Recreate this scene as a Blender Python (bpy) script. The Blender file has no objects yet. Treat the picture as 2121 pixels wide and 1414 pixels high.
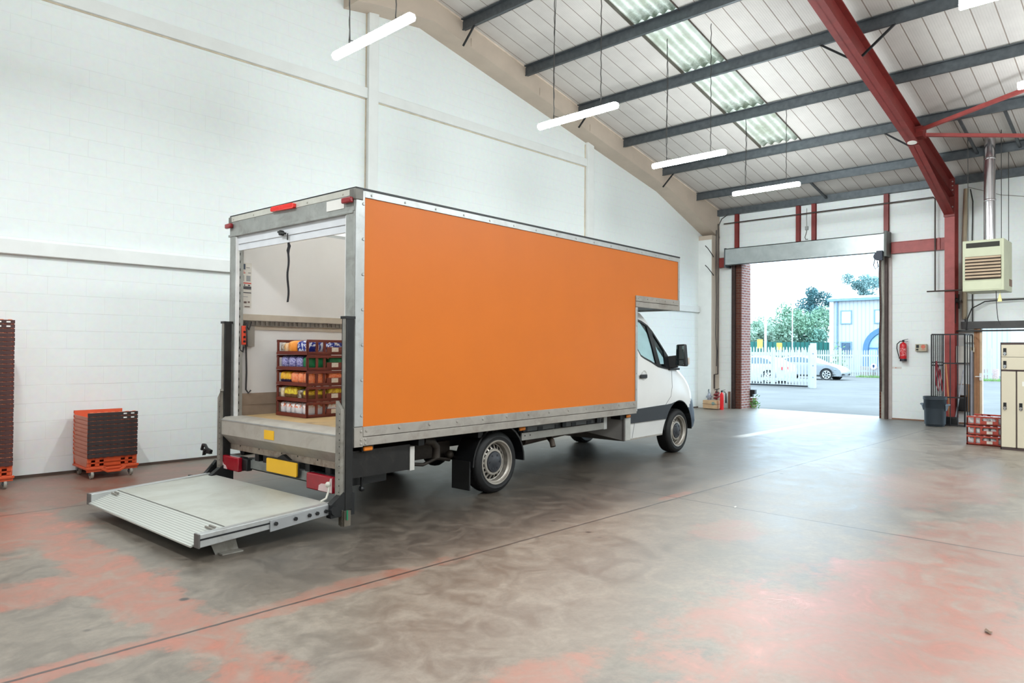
import bpy, bmesh, math, random
from mathutils import Vector, Matrix
random.seed(7)
sc = bpy.context.scene
COL = sc.collection
PI = math.pi

# ------------------------------------------------------------------ mesh helper
class MB:
    def __init__(s):
        s.v = []; s.f = []; s.m = []; s.cur = 0
    def mat(s, i): s.cur = i; return s
    def add(s, vs, fs):
        b = len(s.v); s.v += [tuple(p) for p in vs]
        for f in fs: s.f.append([b + i for i in f]); s.m.append(s.cur)
        return s
    def box(s, a, b):
        (x0, y0, z0), (x1, y1, z1) = [min(p, q) for p, q in zip(a, b)], [max(p, q) for p, q in zip(a, b)]
        vs = [(x0,y0,z0),(x1,y0,z0),(x1,y1,z0),(x0,y1,z0),(x0,y0,z1),(x1,y0,z1),(x1,y1,z1),(x0,y1,z1)]
        return s.add(vs, [(0,3,2,1),(4,5,6,7),(0,1,5,4),(1,2,6,5),(2,3,7,6),(3,0,4,7)])
    def hexa(s, vs):
        return s.add(vs, [(0,3,2,1),(4,5,6,7),(0,1,5,4),(1,2,6,5),(2,3,7,6),(3,0,4,7)])
    def beam(s, p, q, w, h, up=(0,0,1)):
        p = Vector(p); q = Vector(q); d = (q - p).normalized(); u = Vector(up)
        r = d.cross(u)
        if r.length < 1e-4: r = d.cross(Vector((1,0,0)))
        r.normalize(); u = r.cross(d).normalized()
        vs = []
        for c in (p, q):
            for a, b in ((-1,-1),(1,-1),(1,1),(-1,1)): vs.append(c + r*(a*w/2) + u*(b*h/2))
        return s.add(vs, [(0,1,2,3),(7,6,5,4),(0,4,5,1),(1,5,6,2),(2,6,7,3),(3,7,4,0)])
    def cyl(s, p, q, r, n=16, r2=None, caps=True):
        p = Vector(p); q = Vector(q); r2 = r if r2 is None else r2
        d = (q - p).normalized(); a = d.orthogonal().normalized(); b = d.cross(a)
        vs = []
        for c, rr in ((p, r), (q, r2)):
            for i in range(n):
                t = 2*PI*i/n; vs.append(c + (a*math.cos(t) + b*math.sin(t))*rr)
        fs = [(i, (i+1) % n, n + (i+1) % n, n + i) for i in range(n)]
        if caps: fs += [tuple(range(n))[::-1], tuple(range(n, 2*n))]
        return s.add(vs, fs)
    def tube(s, pts, r, n=8):
        pts = [Vector(p) for p in pts]; vs = []; k = len(pts)
        a = None
        for i, p in enumerate(pts):
            d = (pts[min(i+1, k-1)] - pts[max(i-1, 0)]).normalized()
            if a is None: a = d.orthogonal().normalized()
            else:
                a = (a - d*a.dot(d)); a = a.normalized() if a.length > 1e-5 else d.orthogonal().normalized()
            b = d.cross(a)
            for j in range(n):
                t = 2*PI*j/n; vs.append(p + (a*math.cos(t) + b*math.sin(t))*r)
        fs = []
        for i in range(k-1):
            for j in range(n): fs.append((i*n+j, i*n+(j+1) % n, (i+1)*n+(j+1) % n, (i+1)*n+j))
        fs += [tuple(range(n))[::-1], tuple(range((k-1)*n, k*n))]
        return s.add(vs, fs)
    def prism(s, poly, axis, a, b):
        # poly: 2d points; axis 'x': (y,z), 'y': (x,z), 'z': (x,y)
        def P(p, t):
            return {'x': (t, p[0], p[1]), 'y': (p[0], t, p[1]), 'z': (p[0], p[1], t)}[axis]
        n = len(poly); vs = [P(p, a) for p in poly] + [P(p, b) for p in poly]
        fs = [tuple(range(n))[::-1], tuple(range(n, 2*n))] + [(i, (i+1) % n, n+(i+1) % n, n+i) for i in range(n)]
        return s.add(vs, fs)
    def ring(s, outer, inner, axis, a, b):
        def P(p, t):
            return {'x': (t, p[0], p[1]), 'y': (p[0], t, p[1]), 'z': (p[0], p[1], t)}[axis]
        n = len(outer); vs = [P(p, t) for t in (a, b) for L in (outer, inner) for p in L]
        fs = []
        for i in range(n):
            j = (i+1) % n
            fs += [(i, j, n+j, n+i), (2*n+i, 3*n+i, 3*n+j, 2*n+j), (i, 2*n+i, 2*n+j, j), (n+i, n+j, 3*n+j, 3*n+i)]
        return s.add(vs, fs)
    def lathe(s, prof, c, axis, n=32):
        # prof: (radius, height along axis)
        vs = []; k = len(prof)
        for r, h in prof:
            for i in range(n):
                t = 2*PI*i/n; u, v = r*math.cos(t), r*math.sin(t)
                p = {'x': (h, u, v), 'y': (u, h, v), 'z': (u, v, h)}[axis]
                vs.append((c[0]+p[0], c[1]+p[1], c[2]+p[2]))
        fs = []
        for j in range(k-1):
            for i in range(n): fs.append((j*n+i, j*n+(i+1) % n, (j+1)*n+(i+1) % n, (j+1)*n+i))
        return s.add(vs, fs)
    def ball(s, c, r, n=12, sq=(1,1,1)):
        pr = []
        vs = []; fs = []
        for j in range(n//2+1):
            ph = PI*j/(n//2)
            for i in range(n):
                t = 2*PI*i/n
                vs.append((c[0]+r*sq[0]*math.sin(ph)*math.cos(t), c[1]+r*sq[1]*math.sin(ph)*math.sin(t), c[2]-r*sq[2]*math.cos(ph)))
        for j in range(n//2):
            for i in range(n): fs.append((j*n+i, j*n+(i+1) % n, (j+1)*n+(i+1) % n, (j+1)*n+i))
        return s.add(vs, fs)
    def mesh(s, name, mats, smooth=40):
        me = bpy.data.meshes.new(name); me.from_pydata(s.v, [], s.f)
        for m in (mats if isinstance(mats, (list, tuple)) else [mats]): me.materials.append(m)
        for p, i in zip(me.polygons, s.m): p.material_index = i
        bm = bmesh.new(); bm.from_mesh(me)
        bmesh.ops.remove_doubles(bm, verts=bm.verts, dist=1e-6)
        bmesh.ops.recalc_face_normals(bm, faces=bm.faces); bm.to_mesh(me); bm.free()
        if smooth:
            for p in me.polygons: p.use_smooth = True
            me.set_sharp_from_angle(angle=math.radians(smooth))
        me.update(); return me

def link(name, me, parent=None, bevel=0):
    o = bpy.data.objects.new(name, me); COL.objects.link(o)
    if parent: o.parent = parent
    if bevel:
        b = o.modifiers.new('Bevel', 'BEVEL'); b.width = bevel; b.segments = 2; b.limit_method = 'ANGLE'; b.angle_limit = math.radians(50)
        b.harden_normals = False
    return o
def part(name, mb, m, parent, bevel=0, label=None, smooth=40):
    o = link(name, mb.mesh(name, m, smooth), parent, bevel)
    if label: o['label'] = label
    return o
def tag(o, label, cat, group=None, kind=None):
    o['label'] = label; o['category'] = cat
    if group: o['group'] = group
    if kind: o['kind'] = kind
    return o
def thing(name, label, cat, loc=(0,0,0), rotz=0, group=None):
    o = bpy.data.objects.new(name, None); COL.objects.link(o); o.empty_display_size = .1
    o.location = loc; o.rotation_euler = (0, 0, rotz)
    return tag(o, label, cat, group)
def single(name, mb, m, label, cat, group=None, bevel=0, loc=(0,0,0), rotz=0, smooth=40):
    o = link(name, mb.mesh(name, m, smooth), None, bevel); o.location = loc; o.rotation_euler = (0, 0, rotz)
    return tag(o, label, cat, group)
def struct(name, mb, m, parent=None, bevel=0, smooth=40):
    o = link(name, mb.mesh(name, m, smooth), parent, bevel)
    if not parent: o['kind'] = 'structure'
    return o
def dup(root, loc, rotz, label, group=None):
    r = root.copy(); COL.objects.link(r); r.location = loc; r.rotation_euler = (0, 0, rotz); r['label'] = label
    if group: r['group'] = group
    for ch in list(root.children):
        c = ch.copy(); COL.objects.link(c); c.parent = r
        for g in list(ch.children):
            d = g.copy(); COL.objects.link(d); d.parent = c
    return r

# ------------------------------------------------------------------ materials
def lin(c):
    r = []
    for x in c[:3]:
        x = x/255.0; r.append(x/12.92 if x <= .04045 else ((x+.055)/1.055)**2.4)
    return (*r, 1.0)
class NT:
    def __init__(s, name):
        s.m = bpy.data.materials.new(name); s.m.use_nodes = True; s.t = s.m.node_tree
        s.b = s.t.nodes['Principled BSDF']; s.out = s.t.nodes['Material Output']; s._c = None
    def n(s, typ, **kw):
        n = s.t.nodes.new(typ)
        for k, v in kw.items(): setattr(n, k, v)
        return n
    def l(s, a, b): s.t.links.new(a, b)
    def co(s):
        if s._c is None: s._c = s.n('ShaderNodeTexCoord').outputs['Object']
        return s._c
    def noise(s, scale, detail=4, rough=.55, vec=None, dist=0):
        n = s.n('ShaderNodeTexNoise'); n.inputs['Scale'].default_value = scale; n.inputs['Detail'].default_value = detail
        n.inputs['Roughness'].default_value = rough; n.inputs['Distortion'].default_value = dist
        s.l(vec or s.co(), n.inputs['Vector']); return n
    def ramp(s, fac, a, b, ca=(0,0,0,1), cb=(1,1,1,1)):
        r = s.n('ShaderNodeValToRGB'); e = r.color_ramp.elements
        e[0].position = a; e[1].position = b; e[0].color = ca; e[1].color = cb
        s.l(fac, r.inputs['Fac']); return r.outputs['Color']
    def math(s, op, a, b=None, c=None):
        n = s.n('ShaderNodeMath', operation=op)
        for i, x in enumerate((a, b, c)):
            if x is None: continue
            if isinstance(x, (int, float)): n.inputs[i].default_value = x
            else: s.l(x, n.inputs[i])
        return n.outputs[0]
    def mix(s, fac, a, b, mode='MIX'):
        n = s.n('ShaderNodeMix', data_type='RGBA', blend_type=mode)
        for i, x in ((0, fac), (6, a), (7, b)):
            if isinstance(x, (int, float)): n.inputs[i].default_value = x
            elif isinstance(x, tuple): n.inputs[i].default_value = x
            else: s.l(x, n.inputs[i])
        return n.outputs[2]
    def xyz(s):
        n = s.n('ShaderNodeSeparateXYZ'); s.l(s.co(), n.inputs[0]); return n.outputs
    def comb(s, x, y, z):
        n = s.n('ShaderNodeCombineXYZ')
        for i, a in enumerate((x, y, z)):
            if isinstance(a, (int, float)): n.inputs[i].default_value = a
            else: s.l(a, n.inputs[i])
        return n.outputs[0]
    def bump(s, h, strength=.3, dist=.01):
        n = s.n('ShaderNodeBump'); n.inputs['Strength'].default_value = strength; n.inputs['Distance'].default_value = dist
        s.l(h, n.inputs['Height']); s.l(n.outputs[0], s.b.inputs['Normal'])
    def base(s, c):
        if isinstance(c, tuple): s.b.inputs['Base Color'].default_value = c
        else: s.l(c, s.b.inputs['Base Color'])
    def set(s, **kw):
        for k, v in kw.items(): s.b.inputs[k.replace('_', ' ')].default_value = v
        return s
_mc = {}
def M(name, rgb, rough=.5, metal=0, var=.12, scale=6, bump=0, dirt=None, dirt_amt=(.5, .75), spec=.5, dscale=None):
    if name in _mc: return _mc[name]
    k = NT(name); c = lin(rgb); n = k.noise(scale, 5)
    dk = tuple(x*(1-var) for x in c[:3]) + (1,); lt = tuple(min(1, x*(1+var*.6)) for x in c[:3]) + (1,)
    col = k.ramp(n.outputs['Fac'], .3, .7, dk, lt)
    if dirt:
        d = k.noise(dscale or scale*.7, 8, .7, dist=.6)
        col = k.mix(k.ramp(d.outputs['Fac'], *dirt_amt), col, lin(dirt))
    k.base(col); k.set(Roughness=rough, Metallic=metal, Specular_IOR_Level=spec)
    if bump: k.bump(k.noise(scale*6, 3).outputs['Fac'], bump, .004)
    _mc[name] = k.m; return k.m
def glow(name, rgb, strength):
    k = NT(name); k.set(Emission_Strength=strength); k.b.inputs['Emission Color'].default_value = lin(rgb); k.base(lin((255,255,255))); return k.m
def brick(name, c1, c2, mortar, bw, bh, msize, axes, rough=.6, bumpd=.004, noise_amt=.06, paint=False):
    k = NT(name); o = k.xyz(); vec = k.comb(o[axes[0]], o[axes[1]], 0.0)
    b = k.n('ShaderNodeTexBrick'); k.l(vec, b.inputs['Vector'])
    b.inputs['Scale'].default_value = 1; b.inputs['Brick Width'].default_value = bw; b.inputs['Row Height'].default_value = bh
    b.inputs['Mortar Size'].default_value = msize; b.inputs['Mortar Smooth'].default_value = .3; b.inputs['Bias'].default_value = 0
    b.inputs['Color1'].default_value = lin(c1); b.inputs['Color2'].default_value = lin(c2); b.inputs['Mortar'].default_value = lin(mortar)
    col = b.outputs['Color']
    k._bed = None
    if paint:   # painted blockwork: most joints are filled with paint, only patches of them show
        patch = k.ramp(k.noise(.9, 4, .6).outputs['Fac'], .42, .62)
        col = k.mix(k.math('MULTIPLY', patch, .45), lin(c1), b.outputs['Color'])
        bz = k.math('ABSOLUTE', k.math('SUBTRACT', k.math('FRACT', k.math('DIVIDE', o[axes[1]], bh)), .5)); bed = k.ramp(bz, .482, .497)
        low = k.n('ShaderNodeMapRange'); k.l(o[2], low.inputs[0]); low.inputs[1].default_value = 4.2; low.inputs[2].default_value = 1.5; low.inputs[3].default_value = .12; low.inputs[4].default_value = .42
        col = k.mix(k.math('MULTIPLY', bed, k.math('MULTIPLY', low.outputs[0], k.ramp(k.noise(1.7, 5, .6).outputs['Fac'], .35, .6))), col, lin((176,174,168)))
        st = k.ramp(k.noise(2.2, 6, .65, dist=.5).outputs['Fac'], .62, .85)
        col = k.mix(k.math('MULTIPLY', st, .12), col, lin((196, 188, 178)))
    nz = k.noise(14, 5)
    col = k.mix(noise_amt*2, col, k.mix(1.0, col, nz.outputs['Color'], 'MULTIPLY'))
    k.base(col); k.set(Roughness=rough, Specular_IOR_Level=.35)
    h = k.math('ADD', k.math('MULTIPLY', b.outputs['Fac'], -1.0), k.math('MULTIPLY', nz.outputs['Fac'], .25))
    k.bump(h, .5, bumpd); return k.m

def floor_material():
    k = NT('worn_concrete_floor'); o = k.xyz(); X, Y = o[0], o[1]
    n1 = k.noise(.55, 8, .65, dist=.8); n2 = k.noise(3.2, 8, .7, dist=1.2); n3 = k.noise(22, 5, .7)
    col = k.ramp(n1.outputs['Fac'], .36, .64, lin((98, 88, 77)), lin((132, 121, 107)))
    fine = k.ramp(n2.outputs['Fac'], .40, .62, lin((82, 73, 63)), lin((146, 135, 121)))
    col = k.mix(.45, col, fine)
    col = k.mix(k.math('MULTIPLY', k.ramp(n3.outputs['Fac'], .40, .72), .34), col, lin((70, 62, 54)))
    # dirty lane the lorries drive in, darkened also for the shade under the truck (between the joint and the far lane)
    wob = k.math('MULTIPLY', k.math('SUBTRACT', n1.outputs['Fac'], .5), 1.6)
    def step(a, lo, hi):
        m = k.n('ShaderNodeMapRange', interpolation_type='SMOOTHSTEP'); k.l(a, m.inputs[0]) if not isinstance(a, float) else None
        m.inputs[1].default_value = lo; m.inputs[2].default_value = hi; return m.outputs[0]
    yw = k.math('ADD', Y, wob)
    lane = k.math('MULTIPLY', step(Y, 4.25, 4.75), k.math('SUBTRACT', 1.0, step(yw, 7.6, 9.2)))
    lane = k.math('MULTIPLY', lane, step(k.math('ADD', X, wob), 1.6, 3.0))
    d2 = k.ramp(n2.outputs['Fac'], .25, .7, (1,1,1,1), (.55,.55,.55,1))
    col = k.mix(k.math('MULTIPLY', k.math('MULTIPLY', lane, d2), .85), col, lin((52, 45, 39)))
    # remains of a red floor paint: patches with noise-eaten edges
    warp = k.noise(1.6, 7, .68); w2 = k.noise(5.5, 6, .7)
    dis = k.math('ADD', k.math('MULTIPLY', k.math('SUBTRACT', warp.outputs['Fac'], .5), 2.2), k.math('MULTIPLY', k.math('SUBTRACT', w2.outputs['Fac'], .5), 1.5))
    tot = None
    for (cx, cy, rx, ry, amt) in [(1.5, 8.0, .55, 1.0, 1.0), (1.75, 5.5, .24, 2.3, .95), (1.1, 5.7, .9, .30, .9), (1.2, 7.2, .7, .28, .6), (1.6, 4.28, 1.3, .10, .85), (2.9, 4.32, .9, .13, .6),
                                  (2.6, 2.42, .55, .2, .9), (4.8, 1.35, 1.7, .95, .85), (4.3, 2.05, .5, .35, .8), (6.2, 3.2, .45, .3, .45), (7.3, 4.38, .35, .07, .7), (7.0, 1.3, 1.6, .7, .55),
                                  (10.3, 2.4, 1.6, .7, .4), (2.0, 9.7, 3.5, 1.0, .6), (3.8, 1.2, .8, .35, .8), (9.0, 9.9, 4, .5, .3), (3.3, 1.6, .9, .25, .6), (2.7, 1.0, .8, .5, .7)]:
        dx = k.math('DIVIDE', k.math('SUBTRACT', X, cx), rx); dy = k.math('DIVIDE', k.math('SUBTRACT', Y, cy), ry)
        r = k.math('SQRT', k.math('ADD', k.math('MULTIPLY', dx, dx), k.math('MULTIPLY', dy, dy)))
        s_ = k.math('SUBTRACT', 1.0, step(k.math('ADD', r, dis), .75, 1.25))
        s_ = k.math('MULTIPLY', s_, amt)
        tot = s_ if tot is None else k.math('MAXIMUM', tot, s_)
    worn = k.ramp(n2.outputs['Fac'], .3, .62, (1,1,1,1), (.25,.25,.25,1))
    col = k.mix(k.math('MULTIPLY', tot, worn), col, lin((166, 94, 73)))
    # sawn joints
    def line(a, c, w): return k.math('SUBTRACT', 1.0, step(k.math('ABSOLUTE', k.math('SUBTRACT', a, c)), w*.4, w))
    jw = k.math('ADD', k.math('MULTIPLY', k.math('SUBTRACT', w2.outputs['Fac'], .5), .02), 0.0)
    yy = k.math('ADD', Y, jw); xx = k.math('ADD', X, jw)
    j = k.math('MAXIMUM', line(yy, 4.30, .018), line(xx, 7.22, .016))
    j = k.math('MAXIMUM', j, line(xx, 13.6, .016)); j = k.math('MAXIMUM', j, k.math('MULTIPLY', line(yy, 8.55, .02), .7))
    col = k.mix(k.math('MULTIPLY', j, .9), col, lin((38, 32, 28)))
    vo = k.n('ShaderNodeTexVoronoi'); k.l(k.co(), vo.inputs['Vector']); vo.inputs['Scale'].default_value = 2.6; vo.inputs['Randomness'].default_value = 1
    spot = k.math('SUBTRACT', 1.0, step(k.math('ADD', vo.outputs['Distance'], k.math('MULTIPLY', w2.outputs['Fac'], .12)), .10, .17)); sel = k.ramp(k.noise(.9, 2).outputs['Fac'], .5, .56)
    col = k.mix(k.math('MULTIPLY', k.math('MULTIPLY', spot, sel), k.math('MULTIPLY', k.math('SUBTRACT', 1.0, step(Y, 5.6, 6.4)), step(Y, 3.0, 4.0))), col, lin((44, 38, 34)))
    # soft-edged pale line near the doorway
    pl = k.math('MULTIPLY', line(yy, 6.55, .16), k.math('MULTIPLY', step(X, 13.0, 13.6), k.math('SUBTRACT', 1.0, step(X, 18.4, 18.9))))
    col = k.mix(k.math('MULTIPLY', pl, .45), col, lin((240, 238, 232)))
    k.base(col)
    rg = k.ramp(n2.outputs['Fac'], .3, .75, (.36,.36,.36,1), (.58,.58,.58,1)); k.l(rg, k.b.inputs['Roughness'])
    k.set(Specular_IOR_Level=.8, Coat_Weight=.35, Coat_Roughness=.42)
    k.bump(k.math('ADD', k.math('MULTIPLY', n2.outputs['Fac'], .6), k.math('MULTIPLY', j, -1.5)), .25, .004)
    return k.m
def ceiling_material():
    k = NT('roof_liner_sheet'); o = k.xyz(); Y = o[1]
    fr = k.math('FRACT', k.math('DIVIDE', Y, .333)); ds = k.math('ABSOLUTE', k.math('SUBTRACT', fr, .5))
    seam = k.ramp(ds, .470, .484); f2 = k.math('ABSOLUTE', k.math('SUBTRACT', k.math('FRACT', k.math('DIVIDE', Y, .0416)), .5)); fine = k.ramp(f2, .42, .47)
    n = k.noise(1.1, 6, .6); col = k.ramp(n.outputs['Fac'], .3, .7, lin((190, 185, 181)), lin((208, 203, 198)))
    col = k.mix(k.math('MULTIPLY', fine, .12), col, lin((160, 145, 135)))
    col = k.mix(k.math('MULTIPLY', seam, .8), col, lin((122, 102, 88)))
    k.base(col); k.set(Roughness=.55); k.bump(k.math('ADD', k.math('MULTIPLY', seam, -1.0), k.math('MULTIPLY', fine, -.3)), .6, .01); return k.m
def skylight_material():
    k = NT('translucent_roof_sheet'); o = k.xyz(); X, Y = o[0], o[1]
    tr = k.n('ShaderNodeBsdfTranslucent'); df = k.n('ShaderNodeBsdfDiffuse'); mx = k.n('ShaderNodeMixShader')
    fr = k.math('ABSOLUTE', k.math('SUBTRACT', k.math('FRACT', k.math('DIVIDE', Y, .19)), .5))
    rib = k.ramp(fr, .1, .45, lin((150, 143, 130)), lin((214, 206, 188)))
    n = k.noise(2.4, 6, .6); col = k.mix(k.ramp(n.outputs['Fac'], .35, .75), rib, lin((120, 116, 96)))
    # moss gathers in the laps over each purlin
    ph = k.math('FRACT', k.math('DIVIDE', k.math('SUBTRACT', X, 11.15), 1.815))
    n2 = k.noise(7, 5, .7); moss = k.ramp(k.math('ADD', ph, k.math('MULTIPLY', k.math('SUBTRACT', n2.outputs['Fac'], .5), .35)), .78, 1.0)
    col = k.mix(k.math('MULTIPLY', moss, .85), col, lin((38, 44, 26)))
    k.l(col, tr.inputs[0]); k.l(col, df.inputs[0]); mx.inputs[0].default_value = .35
    k.l(tr.outputs[0], mx.inputs[1]); k.l(df.outputs[0], mx.inputs[2]); k.l(mx.outputs[0], k.out.inputs['Surface']); return k.m
def translucent(name, rgb, fac=.5):
    k = NT(name); tr = k.n('ShaderNodeBsdfTranslucent'); df = k.n('ShaderNodeBsdfDiffuse'); mx = k.n('ShaderNodeMixShader')
    c = k.ramp(k.noise(3, 4).outputs['Fac'], .3, .7, lin(tuple(x*.95 for x in rgb)), lin(rgb))
    k.l(c, tr.inputs[0]); k.l(c, df.inputs[0]); mx.inputs[0].default_value = fac
    k.l(tr.outputs[0], mx.inputs[1]); k.l(df.outputs[0], mx.inputs[2]); k.l(mx.outputs[0], k.out.inputs['Surface']); return k.m
def glass_mat(name, rgb, rough=.0):
    # thin pane: tinted see-through plus mirror reflection at glancing angles
    k = NT(name); t = k.n('ShaderNodeBsdfTransparent'); g = k.n('ShaderNodeBsdfGlossy'); fz = k.n('ShaderNodeLayerWeight'); mx = k.n('ShaderNodeMixShader')
    n = k.noise(4, 2); k.l(k.ramp(n.outputs['Fac'], .2, .8, lin(tuple(x*.97 for x in rgb)), lin(rgb)), t.inputs[0])
    g.inputs['Roughness'].default_value = .03; fz.inputs[0].default_value = .5
    k.l(k.math('ADD', k.math('MULTIPLY', k.math('POWER', fz.outputs['Facing'], 4.0), .7), .035), mx.inputs[0]); k.l(t.outputs[0], mx.inputs[1]); k.l(g.outputs[0], mx.inputs[2]); k.l(mx.outputs[0], k.out.inputs['Surface']); return k.m
def stripes(name, ca, cb, axis, pitch, duty=.5, rough=.5, metal=0):
    k = NT(name); o = k.xyz(); f = k.math('FRACT', k.math('DIVIDE', o[axis], pitch)); a = k.math('ABSOLUTE', k.math('SUBTRACT', f, .5))
    s_ = k.ramp(a, duty*.5-.05, duty*.5+.05); k.base(k.mix(s_, lin(ca), lin(cb))); k.bump(s_, .6, .006); k.set(Roughness=rough, Metallic=metal); return k.m
def printed(name, ca, cb, cc=None, scale=60, lo=.45, hi=.55, zsplit=None):
    # shiny printed bag: speckled two-colour print, optional band of a third colour below a height
    k = NT(name); n = k.noise(scale, 3, .6, dist=1.0); col = k.ramp(n.outputs['Fac'], lo, hi, lin(ca), lin(cb))
    if cc is not None:
        z = k.xyz()[2]; n2 = k.noise(25, 2)
        h = k.math('ADD', z, k.math('MULTIPLY', k.math('SUBTRACT', n2.outputs['Fac'], .5), .03))
        col = k.mix(k.ramp(k.math('MULTIPLY', h, 8.0), zsplit*8-.05, zsplit*8+.05), lin(cc), col)
    k.base(col); k.set(Roughness=.3); k.bump(k.noise(18, 4).outputs['Fac'], .35, .01); return k.m

WALLW = brick('painted_blockwork_left', (236,241,240), (235,240,239), (222,225,223), .45, .2365, .005, (0, 2), paint=True, bumpd=.0015)
WALLF = brick('painted_blockwork_front', (237,241,240), (236,240,239), (222,224,222), .45, .225, .005, (1, 2), paint=True, bumpd=.0015)
WALLP = M('white_wall_paint', (226,228,226), .6, var=.05, scale=3)
BRICKR = brick('red_brick', (104,58,45), (86,47,38), (98,80,70), .22, .075, .010, (1, 2), rough=.85)
BRICKS = brick('red_brick_lit_side', (150,96,84), (128,80,72), (176,168,164), .22, .075, .012, (0, 2), rough=.85)  # paler copy of the brick: outside light on the reveal put into the colour
BEIGE = M('beige_painted_steel', (192,176,160), .6, var=.08, scale=2, dirt=(180,165,150), dirt_amt=(.55,.9))
TAN = M('tan_dirt', (206,192,170), .8, var=.2)
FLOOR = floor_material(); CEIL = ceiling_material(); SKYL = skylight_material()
GALV = M('galvanised_steel', (112,118,122), .42, .75, .2, 9, .1)
GALVD = M('dull_galvanised_steel', (92,97,101), .5, .6, .22, 9, .1)
REDST = M('red_oxide_steel', (126,44,40), .5, .0, .16, 5, .05, dirt=(110,40,38), dirt_amt=(.5,.85))
REDLT = M('red_painted_steel', (158,68,64), .5, .0, .14, 6, .05, dirt=(130,48,46), dirt_amt=(.5,.85))
BLACKP = M('black_plastic', (18,19,21), .45, 0, .2, 10)
RUBBER = M('rubber', (15,15,16), .62, 0, .25, 14, .15)
DARKST = M('dark_steel', (32,33,35), .5, .4, .3, 8, .1)
ALU = M('brushed_aluminium', (186,188,187), .38, .55, .1, 7, .05, dirt=(150,146,140), dirt_amt=(.55,.9))
ALUW = M('weathered_aluminium', (172,166,158), .45, .35, .14, 5, .08, dirt=(128,116,104), dirt_amt=(.5,.85))
ORANGE = M('orange_panel_paint', (219,117,34), .42, 0, .025, 2, spec=.3)
WHITEP = M('white_gloss_paint', (232,232,230), .22, 0, .03, 2)
CREAMP = M('cream_plastic_lining', (226,224,222), .5, 0, .05, 1.5)
CHAIN = M('chain_steel', (70,68,66), .5, .5, .2)
CABLE = M('black_cable', (40,38,40), .6)
WHITECARD = M('white_card', (236,234,228), .6, var=.05)
YELL = M('yellow_plastic', (244,188,40), .4, var=.05)
# ------------------------------------------------------------------ the setting
LW, DX, RX, EAVE, SL = 10.84, 19.8, 6.8, 5.95, .2125
def zr(x): return EAVE + SL*(DX - x) if x >= RX else EAVE + SL*(DX - RX) - SL*(RX - x)
YB = -8.0; XB = -6.2
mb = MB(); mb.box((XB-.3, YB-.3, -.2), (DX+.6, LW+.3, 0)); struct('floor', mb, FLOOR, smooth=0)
# walls
zt = zr(RX)
mb = MB(); mb.prism([(XB-.3, -.02), (DX+.3, -.02), (DX+.3, zr(DX)), (RX, zt), (XB-.3, zr(XB))], 'y', LW, LW+.28); struct('wall_left', mb, WALLW, smooth=0)
mb = MB(); mb.prism([(XB-.3, -.02), (DX+.3, -.02), (DX+.3, zr(DX)), (RX, zt), (XB-.3, zr(XB))], 'y', YB-.28, YB); struct('wall_right', mb, WALLW, smooth=0)
mb = MB(); mb.box((XB-.28, YB, -.02), (XB, LW, zr(XB))); struct('wall_back', mb, WALLF, smooth=0)
D1 = (5.70, 9.90, 4.32); D2 = (2.05, 3.70, 2.28)
mb = MB()
for (y0, y1, z0, z1) in [(D1[1], LW, -.02, zr(DX)), (D1[0], D1[1], D1[2], zr(DX)), (D2[1], D1[0], -.02, zr(DX)), (D2[0], D2[1], D2[2], zr(DX)), (YB, D2[0], -.02, zr(DX))]:
    mb.box((DX, y0, z0), (DX+.28, y1, z1))
struct('wall_front', mb, WALLF, smooth=0)
# brick jambs of the big doorway
mb = MB().box((DX-.02, 9.70, 0), (DX+.6, 9.90, 4.32)); o = struct('door_1', MB().mat(0).box((DX-.02, 9.70, 0), (DX+.03, 9.90, 4.32)), BRICKR, smooth=0)
struct('brick_jamb', MB().box((DX+.03, 9.70, 0), (DX+.6, 9.90, 4.32)), BRICKS, o, smooth=0)
struct('brick_jamb', MB().box((DX-.01, 5.84, 0), (DX+.6, 5.92, 4.32)).box((DX+.02, 5.70, 0), (DX+.6, 5.84, 4.32)), BRICKR, o, smooth=0)
mb = MB().box((DX-.10, 9.86, 0), (DX-.02, 9.96, 4.25)); struct('door_guide', mb, M('rusty_dark_steel', (62,46,42), .6, .3, .3, 12), o)
mb = MB().box((DX-.10, 5.765, 0), (DX-.02, 5.845, 4.25)); struct('door_guide', MB().box((DX-.13, 5.70, 0), (DX-.02, 5.765, 4.25)), M('dark_brown_channel', (74,58,54), .6, .2, .25, 10), o); struct('door_guide', MB().box((DX-.035, 5.62, 0), (DX-.002, 5.70, 4.25)), M('pinkish_grey_strip', (186,174,170), .6), o)
for i in range(18): mb.cyl((DX-.115, 5.80, .2+i*.22), (DX-.10, 5.80, .2+i*.22), .010, 6)
struct('door_guide', mb, M('grimy_steel', (168,162,152), .55, .3, .2, 6), o)
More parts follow.
